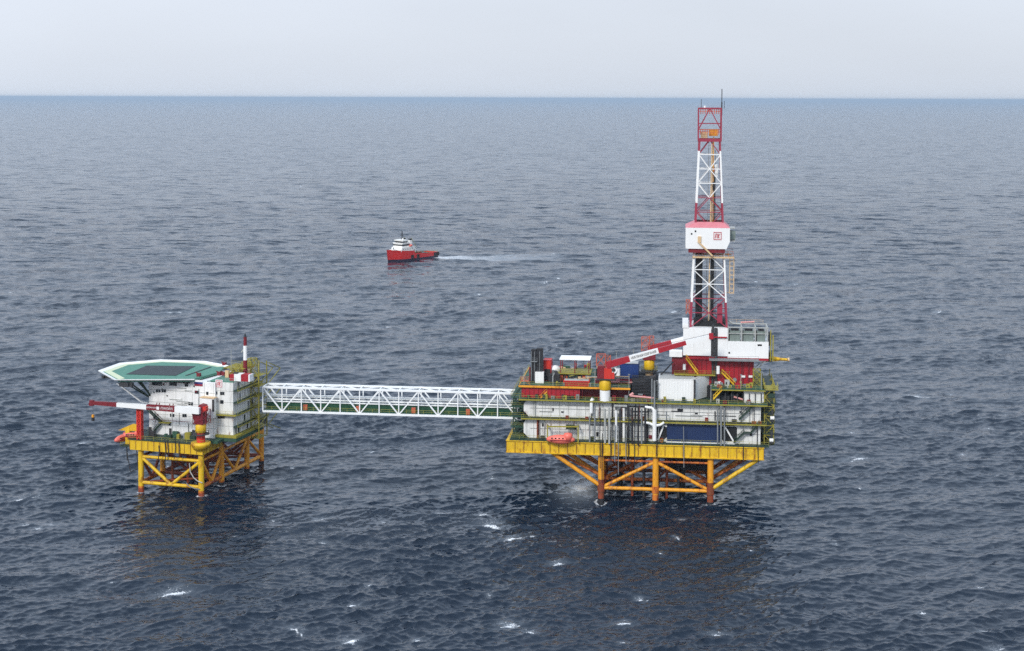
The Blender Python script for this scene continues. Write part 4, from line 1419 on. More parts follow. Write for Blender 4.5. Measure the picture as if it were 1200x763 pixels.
for k in range(9):
    v = qv0 + 2 + k * (qv2 - qv0 - 3) / 9
    b.box(qx1 - .02, qx1 + .06, v, v + .1, qz0 + 1.4, qz1)
lq.part('panel_seam', b, parent=wing)
def window(px, py, v, w=.6, h=.85, par=None):
    p = A.at(px, py, v)
    b = m_('grey_steel').box(p.x - w / 2 - .07, p.x + w / 2 + .07, v - .08, v + .02, p.z - h / 2 - .07, p.z + h / 2 + .07)
    b.use('window_glass').box(p.x - w / 2, p.x + w / 2, v - .12, v - .07, p.z - h / 2, p.z + h / 2)
    lq.part('window', b, parent=par or wall)
for px, py in ((184, 458), (187, 458), (190.6, 458), (193.4, 458), (229.5, 459.5), (232, 459.7), (251, 460.3), (253.6, 460.5), (259.2, 461), (261.8, 461),
               (200.6, 486.6), (203.2, 486.8), (215, 487), (217.6, 487), (222, 473), (225, 473.3), (181, 489), (199, 497), (243, 461)):
    window(px, py, qv0 if px < 249 else qv0 + .8, par=wall if px < 249 else wing)
for px, py, w, h in ((184, 449.3, 3.4, 1.2), (203, 449.5, 2.4, 1.2), (218.5, 449.3, 1.1, 1.9)):
    window(px, py, qv0, w, h)
window(260, 471, qv0 + .8, 1.0, 1.0, wing)
window(261, 489, qv0 + .8, 1.2, .6, wing)
window(257, 489, qv0 + .8, 1.0, .6, wing)
for px, py in ((176, 502), (200, 503), (227, 500)):
    p = A.at(px, py, qv0)
    lq.part('door', m_('dark_steel').box(p.x - .5, p.x + .5, qv0 - .1, qv0 + .02, qz0 + .02, qz0 + 2.1), parent=wall)
ql = random.Random(9)
for k in range(9):
    x = qx0 + ql.uniform(1, 21)
    z0 = qz0 + ql.uniform(0, 9)
    lq.part('down_pipe', m_(ql.choice(['pale_grey', 'grey_steel', 'white_stained'])).tube((x, qv0 - .16, z0), (x, qv0 - .16, z0 + ql.uniform(3, 7)), ql.uniform(.06, .12), 6), parent=wall)
for k in range(8):
    x = qx0 + ql.uniform(1, 16)
    z0 = qz0 + ql.uniform(2, 16)
    lq.part('cable_tray', m_(ql.choice(['pale_grey', 'grey_steel'])).box(x, x + ql.uniform(2, 5), qv0 - .22, qv0 - .08, z0, z0 + .16), parent=wall)
for k in range(10):
    x = qx0 + ql.uniform(1, 21)
    z0 = qz0 + ql.uniform(.5, 16)
    lq.part('wall_lamp', m_(ql.choice(['dark_steel', 'grey_steel', 'dark_red'])).box(x, x + ql.uniform(.25, .6), qv0 - .3, qv0 - .08, z0, z0 + ql.uniform(.25, .6)), parent=wall)
for k in range(9):
    v = qv0 + 2 + ql.uniform(0, qv2 - qv0 - 4)
    z0 = ql.choice([qz0 + 1.3, 20.1, 23.7, 27.4, 31.0])
    lq.part('door', m_(ql.choice(['dark_steel', 'grey_steel', 'dark_green'])).box(qx1 - .02, qx1 + .07, v, v + .9, z0, min(z0 + 1.9, qz1)), parent=wing)
# flag painted panel and emblem on the block
p = A.at(232.8, 448.8, qv0)
b = MB()
for k, mt in enumerate(('flag_red', 'flag_blue', 'white_clean')):
    b.use(mt).box(p.x - 1.35, p.x + 1.35, qv0 - .16, qv0 - .06, p.z - .9 + k * .6, p.z - .3 + k * .6)
single(A, 'flag', 'small white blue and red flag panel on the quarters wall under the helideck', 'flag', b, (p.x, qv0 - .1, p.z - .9))
p = A.at(257, 449.7, qv0 + .8)
b = m_('white_clean').box(p.x - 1.2, p.x + 1.2, qv0 + .66, qv0 + .78, p.z - 1.2, p.z + 1.2)
emblem(b.use('ink_red'), p.x, qv0 + .65, p.z, 1.0, .06)
single(A, 'emblem_sign', 'white square sign with a red outlined emblem on the quarters wall', 'sign', b, (p.x, qv0 + .7, p.z - 1.2))
# balconies round the wing
for z, f in ((20.0, False), (23.6, True), (27.3, False), (30.9, False)):
    b = m_('dark_green').box(qx1 + .08, qx1 + 1.5, qv0 + .8, qv2, z - .3, z)
    b.use('yellow_green').box(qx1 + 1.52, qx1 + 1.6, qv0 + .8, qv2, z - .32, z + .05)
    if f:
        b.box(qxm + .5, qx1 + 1.5, qv0 - .6, qv0 + .78, z - .25, z - .01)
    b.use('rail_yellow').rail([(qx1 + 1.4, qv0 + 1, z), (qx1 + 1.4, qv2, z)])
    if f:
        b.rail([(qxm + .6, qv0 - .5, z), (qx1 + 1.4, qv0 - .5, z)])
    lq.part('balcony', b)
b = m_('yellow_green').box(qxm, qx1 + 1.6, qv0 - .4, qv2 + .4, qz0 + .5, qz0 + 1.19)
b.use('deck_green').box(qxm + .1, qx1 + 1.5, qv0 - .3, qv2 + .3, qz0 - .6, qz0 + .49)
b.box(1.9, 4.4, 2, qv0 - .5, qz0 - .6, qz0 + .2)
lq.part('base_frame', b)
b = m_('white_paint').box(A.X(236, qv0 - 2, 480), A.X(250, qv0 - 2, 480), qv0 - 1.8, qv0 - .08, A.Z(490, qv0 - 2, 243), A.Z(467, qv0 - 2, 243))
b.use('beige_paint').box(A.X(234, qv0 - 2, 480), A.X(251, qv0 - 2, 480), qv0 - 2, qv0 - .08, A.Z(467, qv0 - 2, 243) + .01, A.Z(466, qv0 - 2, 243))
b.use('dark_steel').box(A.X(248.4, qv0 - 2, 480), A.X(250.6, qv0 - 2, 480), qv0 - 1.95, qv0 - 1.7, A.Z(482, qv0 - 2, 243), A.Z(468, qv0 - 2, 243))
lq.part('plant_room', b)
# front stairs
b = m_('dark_green')
b.stair(A.at(188, 495.5, qv0 - 1.4), A.at(172, 480, qv0 - 1.4), 1.0)
b.stair(A.at(175, 511, qv0 - 1.4), A.at(187, 497, qv0 - 1.4), 1.0)
b.use('yellow_green').box(A.X(186, qv0 - 1.4, 495), A.X(198, qv0 - 1.4, 495), qv0 - 1.5, qv0 - .08, A.Z(496, qv0 - 1.4, 190), A.Z(495, qv0 - 1.4, 190))
b.rail([A.at(186, 495, qv0 - 1.4), A.at(198, 495, qv0 - 1.4)], 1.0)
lq.part('staircase', b)
# roof right of the helideck
b = m_('heli_green').box(-1, qx1, qv0 + .9, qv2 - .2, qz1 + .21, qz1 + .35)
lq.part('roof', b)
lq.part('railing', m_('pale_grey').rail([(2, qv0 + 1, qz1 + .35), (qx1 - .2, qv0 + 1, qz1 + .35), (qx1 - .2, qv2 - 1, qz1 + .35)]))
b = MB()
for k in range(26):
    x = random.uniform(1, qx1 - .6)
    v = random.uniform(qv0 + 7, qv2 - 2)
    b = m_(random.choice(['yellow_green', 'dark_steel', 'beige_paint', 'rust_steel', 'pale_grey', 'dark_red', 'yellow_green']))
    b.box(x, x + random.uniform(.5, 1.6), v, v + random.uniform(.5, 1.6), qz1 + .36, qz1 + random.uniform(.9, 2.6))
    lq.part('roof_plant', b)
# rear right stair tower, yellow green
b = m_('yellow_green')
rx = qx1 + .4
for v in (qv2 - 6, qv2 - .4):
    for x in (rx, rx + 2.6):
        b.bar((x, v, DK - 2), (x, v, qz1 + 4.2), .28)
z = DK - 2
k = 0
while z < qz1 + 3:
    for x in (rx, rx + 2.6):
        b.bar((x, qv2 + (1 if k % 2 else 9.5), z), (x, qv2 + (9.5 if k % 2 else 1), z + 3.2), .2)
    b.bar((rx if k % 2 else rx + 2.6, qv2 - 6, z), (rx + 2.6 if k % 2 else rx, qv2 - 6, z + 3.2), .2)
    b.box(rx, rx + 2.6, qv2 - 6, qv2 - .4, z, z + .12)
    b.rail([(rx, qv2 - 6, z + .15), (rx + 2.6, qv2 - 6, z + .15), (rx + 2.6, qv2 - .4, z + .15)], 1.1, 1.6)
    z += 3.2
    k += 1
lq.part('stair_tower', b)
b = m_('yellow_green')
for k in range(4):
    v = qv2 - 13 + k * 4
    lattice(b, (qx1 - 1.5, v, qz1 + .4), 2.2, 2.2, 3.2 + .4 * k, 2, .17)
for k in range(9):
    b.bar((qx1 - 6, qv2 - 12 + k, qz1 + 3.45), (qx1 + 1, qv2 - 12 + k, qz1 + 3.45), .14)
b.rail([(qx1 - 6, qv2 - 6, qz1 + 3.55), (qx1 + 1, qv2 - 6, qz1 + 3.55), (qx1 + 1, qv2 - 3, qz1 + 3.55)])
lq.part('roof_lattice', b)

# striped cabin on the roof
sv = qv0 + 3
t = Thing(A, 'striped_tank', 'box tank banded red and white at the foot of the lattice mast', 'tank', (A.X(280, sv, 445), sv + 1.4, qz1 + .36))
zt_s = A.Z(439.5, sv, 280)
b = m_('red_paint').box(A.X(269, sv, 445), A.X(274.6, sv, 445), sv, sv + 2.6, qz1 + .36, zt_s)
b.use('white_clean').box(A.X(274.6, sv, 445), A.X(282.5, sv, 445), sv - .2, sv + 2.8, qz1 + .36, zt_s + .2)
b.use('red_paint').box(A.X(282.5, sv, 445), A.X(291, sv, 445), sv, sv + 2.6, qz1 + .36, zt_s + .2)
b.use('white_clean').box(A.X(291, sv, 445), A.X(292.5, sv, 445), sv, sv + 2.6, qz1 + .36, zt_s + .2)
t.part('tank_body', b)
t.part('lid', m_('dark_steel').box(A.X(273, sv, 445), A.X(277, sv, 445), sv + .2, sv + 1.6, zt_s + .21, zt_s + .6))

# mast
mv = qv0 + 8
mx = A.X(287.5, mv, 440)
t = Thing(A, 'signal_mast', 'slim red and white banded mast standing on the quarters roof', 'mast', (mx, mv, qz1 + .36))
b = MB()
for ya, yb, mt, r in ((452, 422, 'dark_red', .62), (422, 405, 'white_clean', .58), (405, 395, 'dark_red', .5)):
    b.use(mt).tube((mx, mv, max(A.Z(ya, mv, 287), qz1 + .36)), (mx, mv, A.Z(yb, mv, 287)), r, 12)
t.part('pole', b)
b = m_('black_steel').tube((mx, mv, A.Z(395, mv, 287)), (mx, mv, A.Z(391, mv, 287)), .22, 8)
b.box(mx - .5, mx + .5, mv - .3, mv + .3, A.Z(395, mv, 287), A.Z(394.3, mv, 287))
t.part('beacon', b)
b = m_('pale_grey').bar(A.at(288, 407, mv), A.at(296, 404, mv), .1)
b.bar(A.at(285, 410, mv), A.at(283, 413, mv), .3)
t.part('antenna', b)
p = A.at(271, 440, mv)
b = m_('pale_grey').tube((p.x, mv, qz1 + .36), (p.x, mv, A.Z(410, mv, 271)), .08, 6)
single(A, 'whip_antenna', 'thin upright whip antenna between the helideck and the banded mast', 'antenna', b, (p.x, mv, qz1 + .36))

# ---- helideck
hzv = 34.0
hp = [A.lvl(x, y, hzv) for x, y in ((115, 435.5), (134, 446), (228, 445.5), (262, 436), (268, 429.5), (240, 424.3), (188, 422.5), (140, 426.5))]
cx_ = sum(p.x for p in hp) / 8
cv_ = sum(p.y for p in hp) / 8
hd = Thing(A, 'helideck', 'green octagonal helicopter landing deck with a white rim on the quarters roof', 'helideck', (cx_, cv_, qz1))
def shrink(k):
    return [((p.x - cx_) * k + cx_, (p.y - cv_) * k + cv_) for p in hp]
hd.part('deck_plate', m_('heli_green').prism(shrink(.925), 'z', hzv - .7, hzv))
# sloping perimeter netting
o_, i_ = shrink(1.0), shrink(.925)
b = m_('white_clean')
n = 8
vs = [(x, y, hzv + .35) for x, y in o_] + [(x, y, hzv - .15) for x, y in i_] + [(x, y, hzv + .1) for x, y in o_] + [(x, y, hzv - .4) for x, y in i_]
fs = []
for i in range(n):
    j = (i + 1) % n
    if i in (2, 3):
        continue
    fs += [(i, j, j + n, i + n), (i + 2 * n, i + 3 * n, j + 3 * n, j + 2 * n), (i, i + 2 * n, j + 2 * n, j)]
b.add(vs, fs)
hd.part('safety_net', b, label='white sloping perimeter net')
b = m_('heli_cream')
o_, i_ = shrink(.92), shrink(.81)
vs = [(x, y, hzv + .03) for x, y in o_] + [(x, y, hzv + .03) for x, y in i_]
b.add(vs, [(i, (i + 1) % n, (i + 1) % n + n, i + n) for i in (4, 5, 6, 7, 0)])
hd.part('deck_marking', b, label='worn cream band on the far side of the deck')
nq = [A.lvl(x, y, hzv + .08) for x, y in ((148, 438.5), (172, 428.5), (229, 429.2), (206, 440.2))]
b = m_('net_dark').prism([(p.x, p.y) for p in nq], 'z', hzv + .04, hzv + .12)
hd.part('landing_net', b, label='dark square landing net')
b = m_('dark_steel').bar(A.lvl(218, 440, hzv + .1), A.lvl(247, 430, hzv + .1), .5, .14)
hd.part('deck_gutter', b)
b = m_('dark_green')
for px, py in ((150, 447), (165, 447), (140, 445), (155, 440)):
    q = A.lvl(px, py, hzv - .8)
    b.bar(q, V((qx0 + .4, max(q.y, qv0 + 1.5), 26.5)), .4)
b.use('dark_steel')
for k in range(5):
    v = cv_ - 12 + k * 6
    b.bar((cx_ - 16, v, hzv - 1.0), (cx_ + 14, v, hzv - 1.0), .4, .7)
for k in range(5):
    x = cx_ - 15 + k * 7
    b.bar((x, cv_ - 13, hzv - 1.0), (x, cv_ + 13, hzv - 1.0), .4, .7)
for x in (qx0 + 1, qx0 + 7, qx0 + 13, qx0 + 19):
    for v in (qv0 + 1.5, qv1 - 2):
        b.bar((x, v, qz1), (x, v, hzv - .8), .4)
hd.part('support_frame', b)
b = m_('bridge_white').bar(A.at(137, 449, qv0 + 2), A.at(166, 471, qv0 + 1.0), .38)
b.bar(A.at(166, 471, qv0 + 1), (qx0, qv0 + 1.5, A.Z(474, qv0, 171)), .38)
hd.part('support_strut', b)
for px, py in ((233, 441), (257, 439.5), (262, 439.5), (263, 428.5)):
    q = A.lvl(px, py, hzv)
    hd.part('fire_monitor', m_('dark_red').box(q.x - .55, q.x + .55, q.y - .5, q.y + .5, hzv - .1, hzv + 1.0).tube((q.x, q.y, hzv + .8), (q.x - .8, q.y - .6, hzv + 1.3), .15, 6))
b = m_('dark_steel')
for px, w in ((137, 6), (145, 4)):
    q = A.lvl(px, 446.6, hzv)
    b.box(q.x, q.x + w * .5, q.y + 1.2, q.y + 2.4, hzv - 1.9, hzv - .72)
hd.part('access_platform', b)

# ---- pedestal crane with boom lying across the front
cv = -0.5
cxp = 0.2
t = Thing(A, 'deck_crane', 'red pedestal crane with its lettered boom stretched level across the white quarters', 'crane', (cxp, cv, DK + .5), 'pedestal cranes')
z1, z2, z3 = A.Z(507, cv, 233), A.Z(496.5, cv, 233), A.Z(476, cv, 233)
t.part('pedestal', m_('red_orange').tube((cxp, cv, DK + .51), (cxp, cv, z1), 1.25, 16))
t.part('slewing_collar', m_('yellow_paint').lathe([(1.3, 0), (1.6, .4), (1.6, z2 - z1 - .5), (1.3, z2 - z1 - .02)], (cxp, cv, z1 + .01), 18))
b = m_('dark_steel').lathe([(2.6, 0), (2.6, .14)], (cxp, cv, z1 - .4), 18)
b.rail([(cxp + 2.5 * math.cos(k * math.pi / 4), cv + 2.5 * math.sin(k * math.pi / 4), z1 - .25) for k in range(9)], 1.1, 1.2)
t.part('access_ring', b)
b = m_('dark_red').box(cxp - 1.5, cxp + 1.3, cv - 1.3, cv + 1.6, z2, z3 - .6)
b.use('red_paint').prism([(cxp - 2.6, z3 - 1.6), (cxp - 1.52, z2 + .5), (cxp - 1.52, z3 - .8)], 'y', cv - 1.0, cv + 1.0)
b.use('dark_red').prism([(cxp - .9, z3 - .6), (cxp + 1.8, z3 - .6), (cxp + 1.6, z3 + .5), (cxp + .2, z3 + .7)], 'y', cv - 1, cv + 1.2)
t.part('machine_house', b)
t.part('operator_cab', m_('red_orange').box(cxp + 1.32, cxp + 2.3, cv - 1.2, cv + .4, z3 - 1.4, z3 + .2))
b = m_('dark_red')
lattice(b, (cxp + .3, cv + .1, z2 + .02), 4.2, 3.0, z3 - z2 - 1, 2, .13)
t.part('gantry', b)
bv = cv - 1.9
p0, p1 = A.at(234, 481.5, bv), A.at(108, 472, bv)
ux = lambda px: (px - 234) / (108 - 234)
bm = t.part('boom', boom_mb(p0, p1, [(0, ux(206), 'white_clean'), (ux(206), ux(173), 'dark_red'), (ux(173), ux(138), 'white_clean'), (ux(138), 1, 'dark_red')], 1.9, 1.0, 1.1))
d = (p0 - p1).normalized()
til = math.atan2(d.z, d.x)
q = p0.lerp(p1, ux(205.4))
q2 = p0.lerp(p1, ux(172.6))
span = (q - q2).length
yy = q2.y - .585
t.text('lettering', 'НЕФТЯНАЯ КОМПАНИЯ', .62, (q2.x + .15, yy, q2.z), 'white_clean', bm, til, sx=.60)
c0 = q2.lerp(q, .43)
lg = m_('white_clean').box(c0.x - .42, c0.x + .42, yy - .03, yy + .01, c0.z - .46, c0.z + .42)
t.part('emblem', lg, parent=bm)
q3 = q2.lerp(q, .52)
t.text('lettering', 'ЛУКОЙЛ', 1.0, (q3.x, yy, q3.z), 'white_clean', bm, til, sx=.95)
b = m_('dark_red').box(p1.x - .7, p1.x + .5, p1.y - .5, p1.y + .5, p1.z - .9, p1.z + .8)
b.tube((p1.x - .3, p1.y - .6, p1.z - .3), (p1.x - .3, p1.y + .6, p1.z - .3), .6, 12)
t.part('boom_tip', b)
hk = A.at(109, 489, bv)
b = m_('dark_steel').tube((hk.x, bv, p1.z - .8), (hk.x, bv, hk.z), .05, 5)
t.part('hoist_cable', b)
b = m_('orange_yellow').box(hk.x - .3, hk.x + .3, bv - .3, bv + .3, hk.z, hk.z + .8)
b.use('black_steel').box(hk.x - .35, hk.x + .35, bv - .3, bv + .3, hk.z - 1.1, hk.z)
t.part('hook_block', b)
b = m_('dark_red')
for px in (184, 187, 199, 203):
    q = p0.lerp(p1, ux(px))
    b.bar((q.x, bv, q.z + .7), (q.x + .2, bv, q.z + 1.5), .2)
t.part('sheave_bracket', b)

# boom rest post
rx_ = A.X(164, -1, 495)
t = Thing(A, 'boom_rest', 'upright red orange post at the left corner of the deck under the lettered boom', 'post', (rx_, -1, DK))
b = m_('red_orange')
lattice(b, (rx_, -1, DK + .2), 1.25, 1.2, A.Z(477.5, -1, 164) - DK - .2, 6, .3)
b.box(rx_ - .4, rx_ + .4, -1.3, -.7, DK + .2, A.Z(478, -1, 164))
t.part('post', b)
t.part('saddle', m_('dark_red').box(rx_ - .9, rx_ + .9, -1.8, -.4, A.Z(477.5, -1, 164), A.Z(476.5, -1, 164)))

# left lifeboat platform
lx0, lx1 = A.X(147, 2, 515), -22.9
zp = A.Z(520, 2, 155)
t = Thing(A, 'lifeboat_davit', 'yellow davit platform reaching out to the left of the small platform', 'davit', (-25, 3, zp))
b = m_('dark_green').box(lx0, lx1, -1, 7, zp - .3, zp)
b.use('rail_yellow').rail([(lx0, -1, zp), (lx1, -1, zp)])
t.part('platform', b)
b = m_('yellow_paint')
b.prism([(A.X(139, 2, 503), A.Z(504, 2, 140)), (A.X(163, 2, 500), A.Z(505, 2, 160)), (A.X(163, 2, 500), A.Z(497, 2, 160)), (A.X(156, 2, 500), A.Z(497, 2, 160))], 'y', 1.6, 2.4)
b.box(A.X(148, 2, 510), A.X(153, 2, 510), 1.4, 3, zp, A.Z(503, 2, 150))
b.box(A.X(160, 2, 510), A.X(163, 2, 510), 1.4, 3, zp, A.Z(503, 2, 150))
t.part('davit_arm', b)
b = m_('dark_steel')
for (xa, ya), (xb, yb) in (((148, 522), (153, 553)), ((160, 522), (162, 548)), ((150, 534), (161, 532)), ((153, 553), (162, 549)), ((149, 521), (149, 540))):
    b.path([A.at(xa, ya, 0), A.at((xa + xb) / 2 - .5, (ya + yb) / 2, 0), A.at(xb, yb, 0)], .13, 6)
t.part('hanging_rope', b)
p = A.at(142, 519, 1.0)
lifeboat(A, (p.x, 2.0, p.z), 7.0, 80, 'blunt orange lifeboat end hanging outermost below the yellow davit arm', 'orange lifeboats')
p = A.at(155, 514, 0)
lifeboat(A, (p.x, 0.2, p.z), 5.4, 14, 'orange lifeboat tucked between the yellow davit and the red post', 'orange lifeboats')

# ================================================================== SUPPLY VESSEL
pb, ps = V(sea_at(457.5, 306.5)), V(sea_at(507, 300.5))
axis = (ps - pb)
LEN = axis.length
BF = Frame((pb.x, pb.y), 0)
BF.a = -math.atan2(axis.y, axis.x)
BF.u = (math.cos(BF.a), -math.sin(BF.a))
BF.n = (math.sin(BF.a), math.cos(BF.a))
t = Thing(BF, 'supply_vessel', 'red hulled supply ship with a white bridge steaming on the open sea', 'ship', (LEN / 2, 0, 0))
def hull_rings():
    st = []
    for u, wd_, wl, dk in ((-.085, .02, 0, 7.6), (0.0, .22, .02, 7.2), (.05, .5, .2, 7.0), (.12, .78, .5, 6.8), (.2, .96, .8, 6.5), (.33, 1, .95, 6.2), (.42, 1, 1, 6.0), (.43, 1, 1, 4.4), (.7, 1, 1, 3.6), (.9, 1, .96, 3.4), (1.0, .95, .9, 3.4)):
        st.append((u * LEN, wd_, wl, dk))
    return st
HB = 5.6
b = MB()
st = hull_rings()
levels = [0, 1, 2, 3]
vs = []
for x, wd_, wl, dk in st:
    for side in (-1, 1):
        for k, (zz) in enumerate((-1.5, 1.1, dk * .55, dk)):
            f_ = (wl, wl + (wd_ - wl) * .2, wl + (wd_ - wl) * .6, wd_)[k]
            xx = x + (1 - k / 3) * (1.6 if x < .1 * LEN else 0)
            vs.append((xx, side * HB * f_, zz))
fsd, fsr = [], []
for i in range(len(st) - 1):
    for sd in (0, 1):
        for k in range(3):
            a, b2 = i * 8 + sd * 4 + k, (i + 1) * 8 + sd * 4 + k
            f = (a, b2, b2 + 1, a + 1) if sd == 0 else (a, a + 1, b2 + 1, b2)
            (fsd if k == 0 else fsr).append(f)
b.use('hull_dark').add(vs, fsd, True)
b.use('hull_red').add(vs, fsr, True)
e = (len(st) - 1) * 8
b.add(vs, [(e, e + 4, e + 5, e + 1), (e + 1, e + 5, e + 6, e + 2), (e + 2, e + 6, e + 7, e + 3)])
t.part('hull', b)
b = m_('deck_green')
for i in range(len(st) - 1):
    x0_, x1_ = st[i], st[i + 1]
    z0_, z1_ = x0_[3] - .9, x1_[3] - .9
    if i == 6:
        continue
    b.add([(x0_[0], -HB * x0_[1] * .97, z0_), (x1_[0], -HB * x1_[1] * .97, z1_), (x1_[0], HB * x1_[1] * .97, z1_), (x0_[0], HB * x0_[1] * .97, z0_)], [(0, 1, 2, 3)])
t.part('deck', b)
b = m_('ship_white').prism([(.13 * LEN, 6.0), (.43 * LEN, 6.0), (.43 * LEN, 8.6), (.15 * LEN, 8.6)], 'y', -HB * .82, HB * .82)
b.prism([(.17 * LEN, 8.6), (.38 * LEN, 8.6), (.38 * LEN, 10.9), (.17 * LEN, 10.9)], 'y', -HB * .72, HB * .72)
b.prism([(.165 * LEN, 10.9), (.34 * LEN, 10.9), (.34 * LEN, 11.3), (.165 * LEN, 11.3)], 'y', -HB * .8, HB * .8)
b.prism([(.19 * LEN, 12.3), (.31 * LEN, 12.3), (.31 * LEN, 13.1), (.185 * LEN, 13.1)], 'y', -HB * .7, HB * .7)
b.box(.20 * LEN, .30 * LEN, -HB * .55, HB * .55, 11.3, 12.3)
t.part('superstructure', b)
b = m_('window_glass').box(.168 * LEN, .345 * LEN, -HB * .745, HB * .745, 9.5, 10.3)
b.box(.188 * LEN, .308 * LEN, -HB * .62, HB * .62, 11.5, 12.2)
for k in range(5):
    x = .18 * LEN + k * .05 * LEN
    b.box(x, x + .6, -HB * .83, HB * .83, 7.0, 7.6)
t.part('window', b)
for yy_ in (-HB * .5, HB * .5):
    b = m_('ship_white').box(.36 * LEN, .41 * LEN, yy_ - .8, yy_ + .8, 8.6, 12.6)
    b.use('black_steel').box(.363 * LEN, .407 * LEN, yy_ - .7, yy_ + .7, 12.6, 13.6)
    t.part('funnel', b)
b = m_('black_steel').tube((.27 * LEN, 0, 13.1), (.27 * LEN, 0, 18.6), .35, 8)
b.bar((.27 * LEN, -2, 15.6), (.27 * LEN, 2, 15.6), .25)
b.bar((.255 * LEN, 0, 16.6), (.285 * LEN, 0, 16.6), .3)
t.part('mast', b)
b = m_('ship_white')
b.tube((.5 * LEN, -2, 4), (.5 * LEN, -2, 8.2), .35, 8)
b.bar((.5 * LEN, -2, 8.2), (.6 * LEN, -1, 6.6), .4)
t.part('deck_crane', b)
b = m_('dark_steel').box(.46 * LEN, .54 * LEN, -2.6, 2.6, 3.2, 5.6)
b.use('dark_red').box(.56 * LEN, .66 * LEN, -3, 3, 2.9, 4.6)
b.use('grey_steel').box(.7 * LEN, .76 * LEN, -2, 2, 2.8, 3.8)
t.part('deck_cargo', b)
for u in (.34, .47, .88, .95):
    for sd in (-1, 1):
        b = m_('rubber_black').box(u * LEN, (u + .055) * LEN, min(sd * HB * .98, sd * HB * 1.06), max(sd * HB * .98, sd * HB * 1.06), 1.2, 3.4)
        t.part('fender', b)
b = m_('ship_white').box(.43 * LEN + .02, .49 * LEN, -HB * .7, HB * .7, 4.6, 7.2)
b.use('window_glass').box(.44 * LEN, .46 * LEN, -HB * .71, HB * .71, 5.8, 6.4)
t.part('deck_house', b)
b = m_('ship_white').prism([(.02 * LEN, 7.3), (.12 * LEN, 6.9), (.12 * LEN, 7.2), (.02 * LEN, 7.6)], 'y', -HB * .3, HB * .3)
b.use('grey_steel').tube((.07 * LEN, 0, 7.2), (.07 * LEN, 0, 8.6), .4, 8)
t.part('anchor_winch', b)
b = m_('ship_white').tube((.22 * LEN, -2.6, 13.1), (.22 * LEN, -2.6, 14.3), .5, 8)
b.use('lifeboat_orange').tube((.33 * LEN, -HB * .86, 9.4), (.37 * LEN, -HB * .86, 9.4), .7, 8)
t.part('rescue_boat', b)
for sd in (-1, 1):
    b = m_('rail_yellow').tube((.405 * LEN, sd * 3.2, 8.6), (.405 * LEN, sd * 3.2, 14.0), .16, 6)
    b.bar((.405 * LEN, sd * 3.2, 14.0), (.52 * LEN, sd * 3.2, 8.0), .16)
    t.part('derrick_post', b)
b = m_('rail_yellow').rail([(.44 * LEN, -HB * .97, 4.3), (.98 * LEN, -HB * .95, 3.4)], 1.2, 3, .1)
t.part('railing', b)

t.o.scale = (1, 1.1, 1.15)

